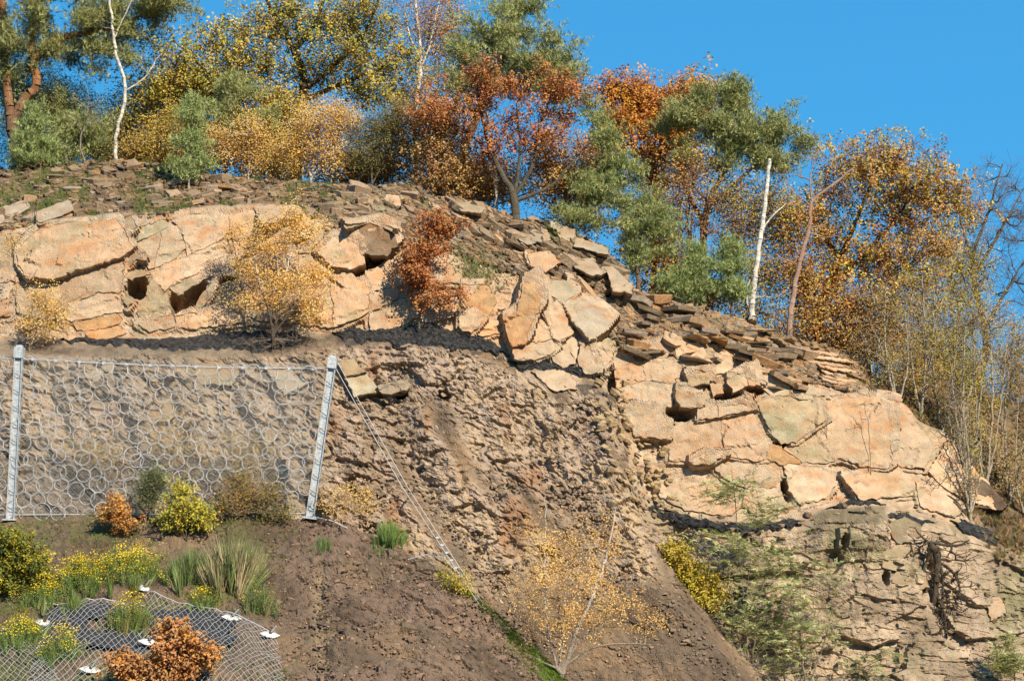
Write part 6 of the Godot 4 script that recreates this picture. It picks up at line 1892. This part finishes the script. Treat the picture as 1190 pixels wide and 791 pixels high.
func build_slope_nets() -> void:
	# each net: four corners in bearings (near-left, near-right, far-left, far-right), lift, label
	var nets := [
		[[150, 812], [336, 812], [166, 690], [322, 742], 0.10, 0.30, "grey wire slope net draped over the earth, right half", true],
		[[30, 800], [170, 812], [52, 704], [166, 704], 0.06, 0.22, "grey wire slope net bulging over dark fleece, left half", true],
		[[-60, 824], [90, 822], [-60, 724], [40, 742], 0.06, 0.16, "wire slope net in the bottom left corner", false],
	]
	for a in nets:
		rng.seed = hash(a[6])
		var at := func(s: float, t: float, lift: float) -> Vector3:
			var u := lerpf(lerpf(a[0][0], a[1][0], s), lerpf(a[2][0], a[3][0], s), t)
			var v := lerpf(lerpf(a[0][1], a[1][1], s), lerpf(a[2][1], a[3][1], s), t)
			var p := on_mound(u, v)
			var r := mound_relief(p)
			var bulge: float = a[5] * pow(sin(PI * clampf(s, 0, 1)), 0.6) * (0.45 + 0.55 * sin(PI * clampf(t * 0.95 + 0.02, 0, 1))) * (0.75 + 0.5 * n_mid.get_noise_2d(u * 0.012, v * 0.012))
			return p + Vector3(0, r * 0.8 + lift + bulge, r * 0.6 + lift * 0.5)
		var base: Vector3 = at.call(0.5, 0.0, 0.0)
		var root := thing("slope_net", base, a[6], "net", "wire nets on the slope")
		var w := Shape.new()
		var wide: float = (at.call(1, 0.5, 0) - at.call(0, 0.5, 0)).length()
		var tall: float = (at.call(0.5, 1, 0) - at.call(0.5, 0, 0)).length()
		var cell := 0.145
		var k := -tall
		while k < wide:
			for dir in [1, -1]:
				var pts := []
				for q in 33:
					var y := tall * q / 32.0
					var x := k + (y * 0.55 if dir > 0 else (tall - y) * 0.55)
					if x < 0 or x > wide: continue
					pts.append(at.call(x / wide, y / tall, 0.035) - base)
				if pts.size() > 1: w.path(pts, 0.0042, 0.0042, 4, Color.WHITE)
			k += cell
		part("wire_mesh", w.mesh(), M.wire, root)
		var rim := Shape.new()
		var rp := []
		for q in 25: rp.append(at.call(q / 24.0, 1.0, 0.04) - base)
		rim.path(rp, 0.012, 0.012, 5, Color.WHITE)
		part("edge_cable", rim.mesh(), M.wire, root)
		if a[7]:
			var f := Shape.new()
			var n := 26
			for i in n:
				for j in 12:
					if n_patch.get_noise_2d(i * 0.16 + a[0][0], j * 0.35) < -0.12: continue
					var s0 := i / float(n); var s1 := (i + 1) / float(n)
					var t0 := 0.45 + 0.55 * j / 12.0; var t1 := 0.45 + 0.55 * (j + 1) / 12.0
					f.tri(at.call(s0, t0, -0.02) - base, at.call(s0, t1, -0.02) - base, at.call(s1, t1, -0.02) - base, Color.WHITE)
					f.tri(at.call(s0, t0, -0.02) - base, at.call(s1, t1, -0.02) - base, at.call(s1, t0, -0.02) - base, Color.WHITE)
			part("fleece", f.mesh(), M.fleece, root)
	# anchor plates with their nails
	var plates := [
		[50, 724, "leftmost white anchor plate with upright nail", 0.0, 0.16], [167, 688, "topmost white anchor plate between flowering clump and broom", 0.3, 0.16], [269, 727, "white anchor plate on the right net's upper edge, next to the last one", 0.35, 0.2],
		[313, 742, "rightmost white anchor plate at the net's corner", 0.3, 0.22], [172, 756, "white anchor plate half hidden by the coppery oak sapling", 0.1, 0.32], [104, 784, "lowest white anchor plate near the bottom edge", 0.2, 0.2]]
	for a in plates:
		var p := on_mound(a[0], a[1])
		var t := thing("anchor_plate", p, a[2], "anchor plate", "anchor plates on the slope net")
		t.position = p + Vector3(0, mound_relief(p) * 0.8 + a[4] * 0.5, mound_relief(p) * 0.6)
		t.rotation = Vector3(0.68, 0.3, -0.10)
		t.scale = Vector3.ONE * 0.86
		var s := Shape.new()
		var ring := [Vector3(-0.26, 0, 0), Vector3(-0.10, 0, -0.12), Vector3(0.10, 0, -0.12), Vector3(0.26, 0, 0), Vector3(0.10, 0, 0.12), Vector3(-0.10, 0, 0.12)]
		for k in 6:
			var q0: Vector3 = ring[k]
			var q1: Vector3 = ring[(k + 1) % 6]
			var i0 := q0 * 0.4 + Vector3(0, 0.03, 0)
			var i1 := q1 * 0.4 + Vector3(0, 0.03, 0)
			s.tri(Vector3(0, 0.035, 0), i0, i1, Color.WHITE)
			s.tri(i0, q0, q1, Color.WHITE); s.tri(i0, q1, i1, Color.WHITE)
			var dn := Vector3(0, -0.014, 0)
			s.tri(q0, q0 + dn, q1 + dn, Color.WHITE); s.tri(q0, q1 + dn, q1, Color.WHITE)
		part("plate", s.mesh(), M.plate, t)
		var n := Shape.new()
		n.tube(Vector3(0, 0.02, 0), Vector3(0.06 + a[3] * 0.2, 0.22, -0.05), 0.02, 0.02, 7, Color.WHITE, Color.WHITE)
		part("nail", n.mesh(), M.rust if a[3] < 0.05 else M.steel, t)
		var nut := Shape.new()
		nut.tube(Vector3(0, 0.02, 0), Vector3(0.012, 0.075, -0.01), 0.042, 0.042, 6, Color.WHITE, Color.WHITE)
		part("nut", nut.mesh(), M.rust, t)


func build_ground() -> void:
	var vs := PackedVector3Array(); var cs := PackedColorArray()
	var n := 41
	for j in n:
		for i in n:
			var f := Vector2(i - 20, j - 20) / 20.0
			var p := Vector3(signf(f.x) * pow(absf(f.x), 3.0) * 2500.0, -0.05, -signf(f.y) * pow(absf(f.y), 3.0) * 2500.0)
			vs.append(p)
			cs.append(Color(0.12, 0.11, 0.05).lerp(Color(0.16, 0.12, 0.07), n_patch.get_noise_2d(p.x, p.z) + 0.5))
	var o := MeshInstance3D.new()
	o.name = "ground"
	o.mesh = smooth_mesh(vs, cs, n, n)
	o.material_override = M.soil
	add_child(o)
	tag(o, "level grassy ground before the cliff", "", "", "structure")


func _ready() -> void:
	set_camera_and_light()
	rng.seed = 1
	n_low = noise(0.28, FastNoiseLite.TYPE_SIMPLEX_SMOOTH, 3, 1)
	n_mid = noise(0.7, FastNoiseLite.TYPE_SIMPLEX_SMOOTH, 3, 2)
	n_fine = noise(1.2, FastNoiseLite.TYPE_SIMPLEX, 3, 3)
	n_patch = noise(0.22, FastNoiseLite.TYPE_SIMPLEX_SMOOTH, 4, 4)
	n_cell = noise(1.7, FastNoiseLite.TYPE_CELLULAR, 1, 5)
	n_cell2 = noise(3.6, FastNoiseLite.TYPE_CELLULAR, 1, 6)
	for n in [n_cell, n_cell2]:
		n.cellular_return_type = FastNoiseLite.RETURN_CELL_VALUE
		n.cellular_jitter = 0.9
	make_cells()
	make_materials()
	make_clumps()
	build_ground()
	var cliff := Node3D.new()
	cliff.name = "cliff"
	add_child(cliff)
	tag(cliff, "sandstone cliff with coal seams and flaky shale below", "", "", "structure")
	build_blocks(cliff)
	build_cliff(cliff)
	build_coal(cliff)
	build_slabs(cliff)
	build_mound()
	build_barrier()
	build_slope_nets()
	plant_trees()
	trail_roots()
	plant_slope()
	scatter_ground_cover()
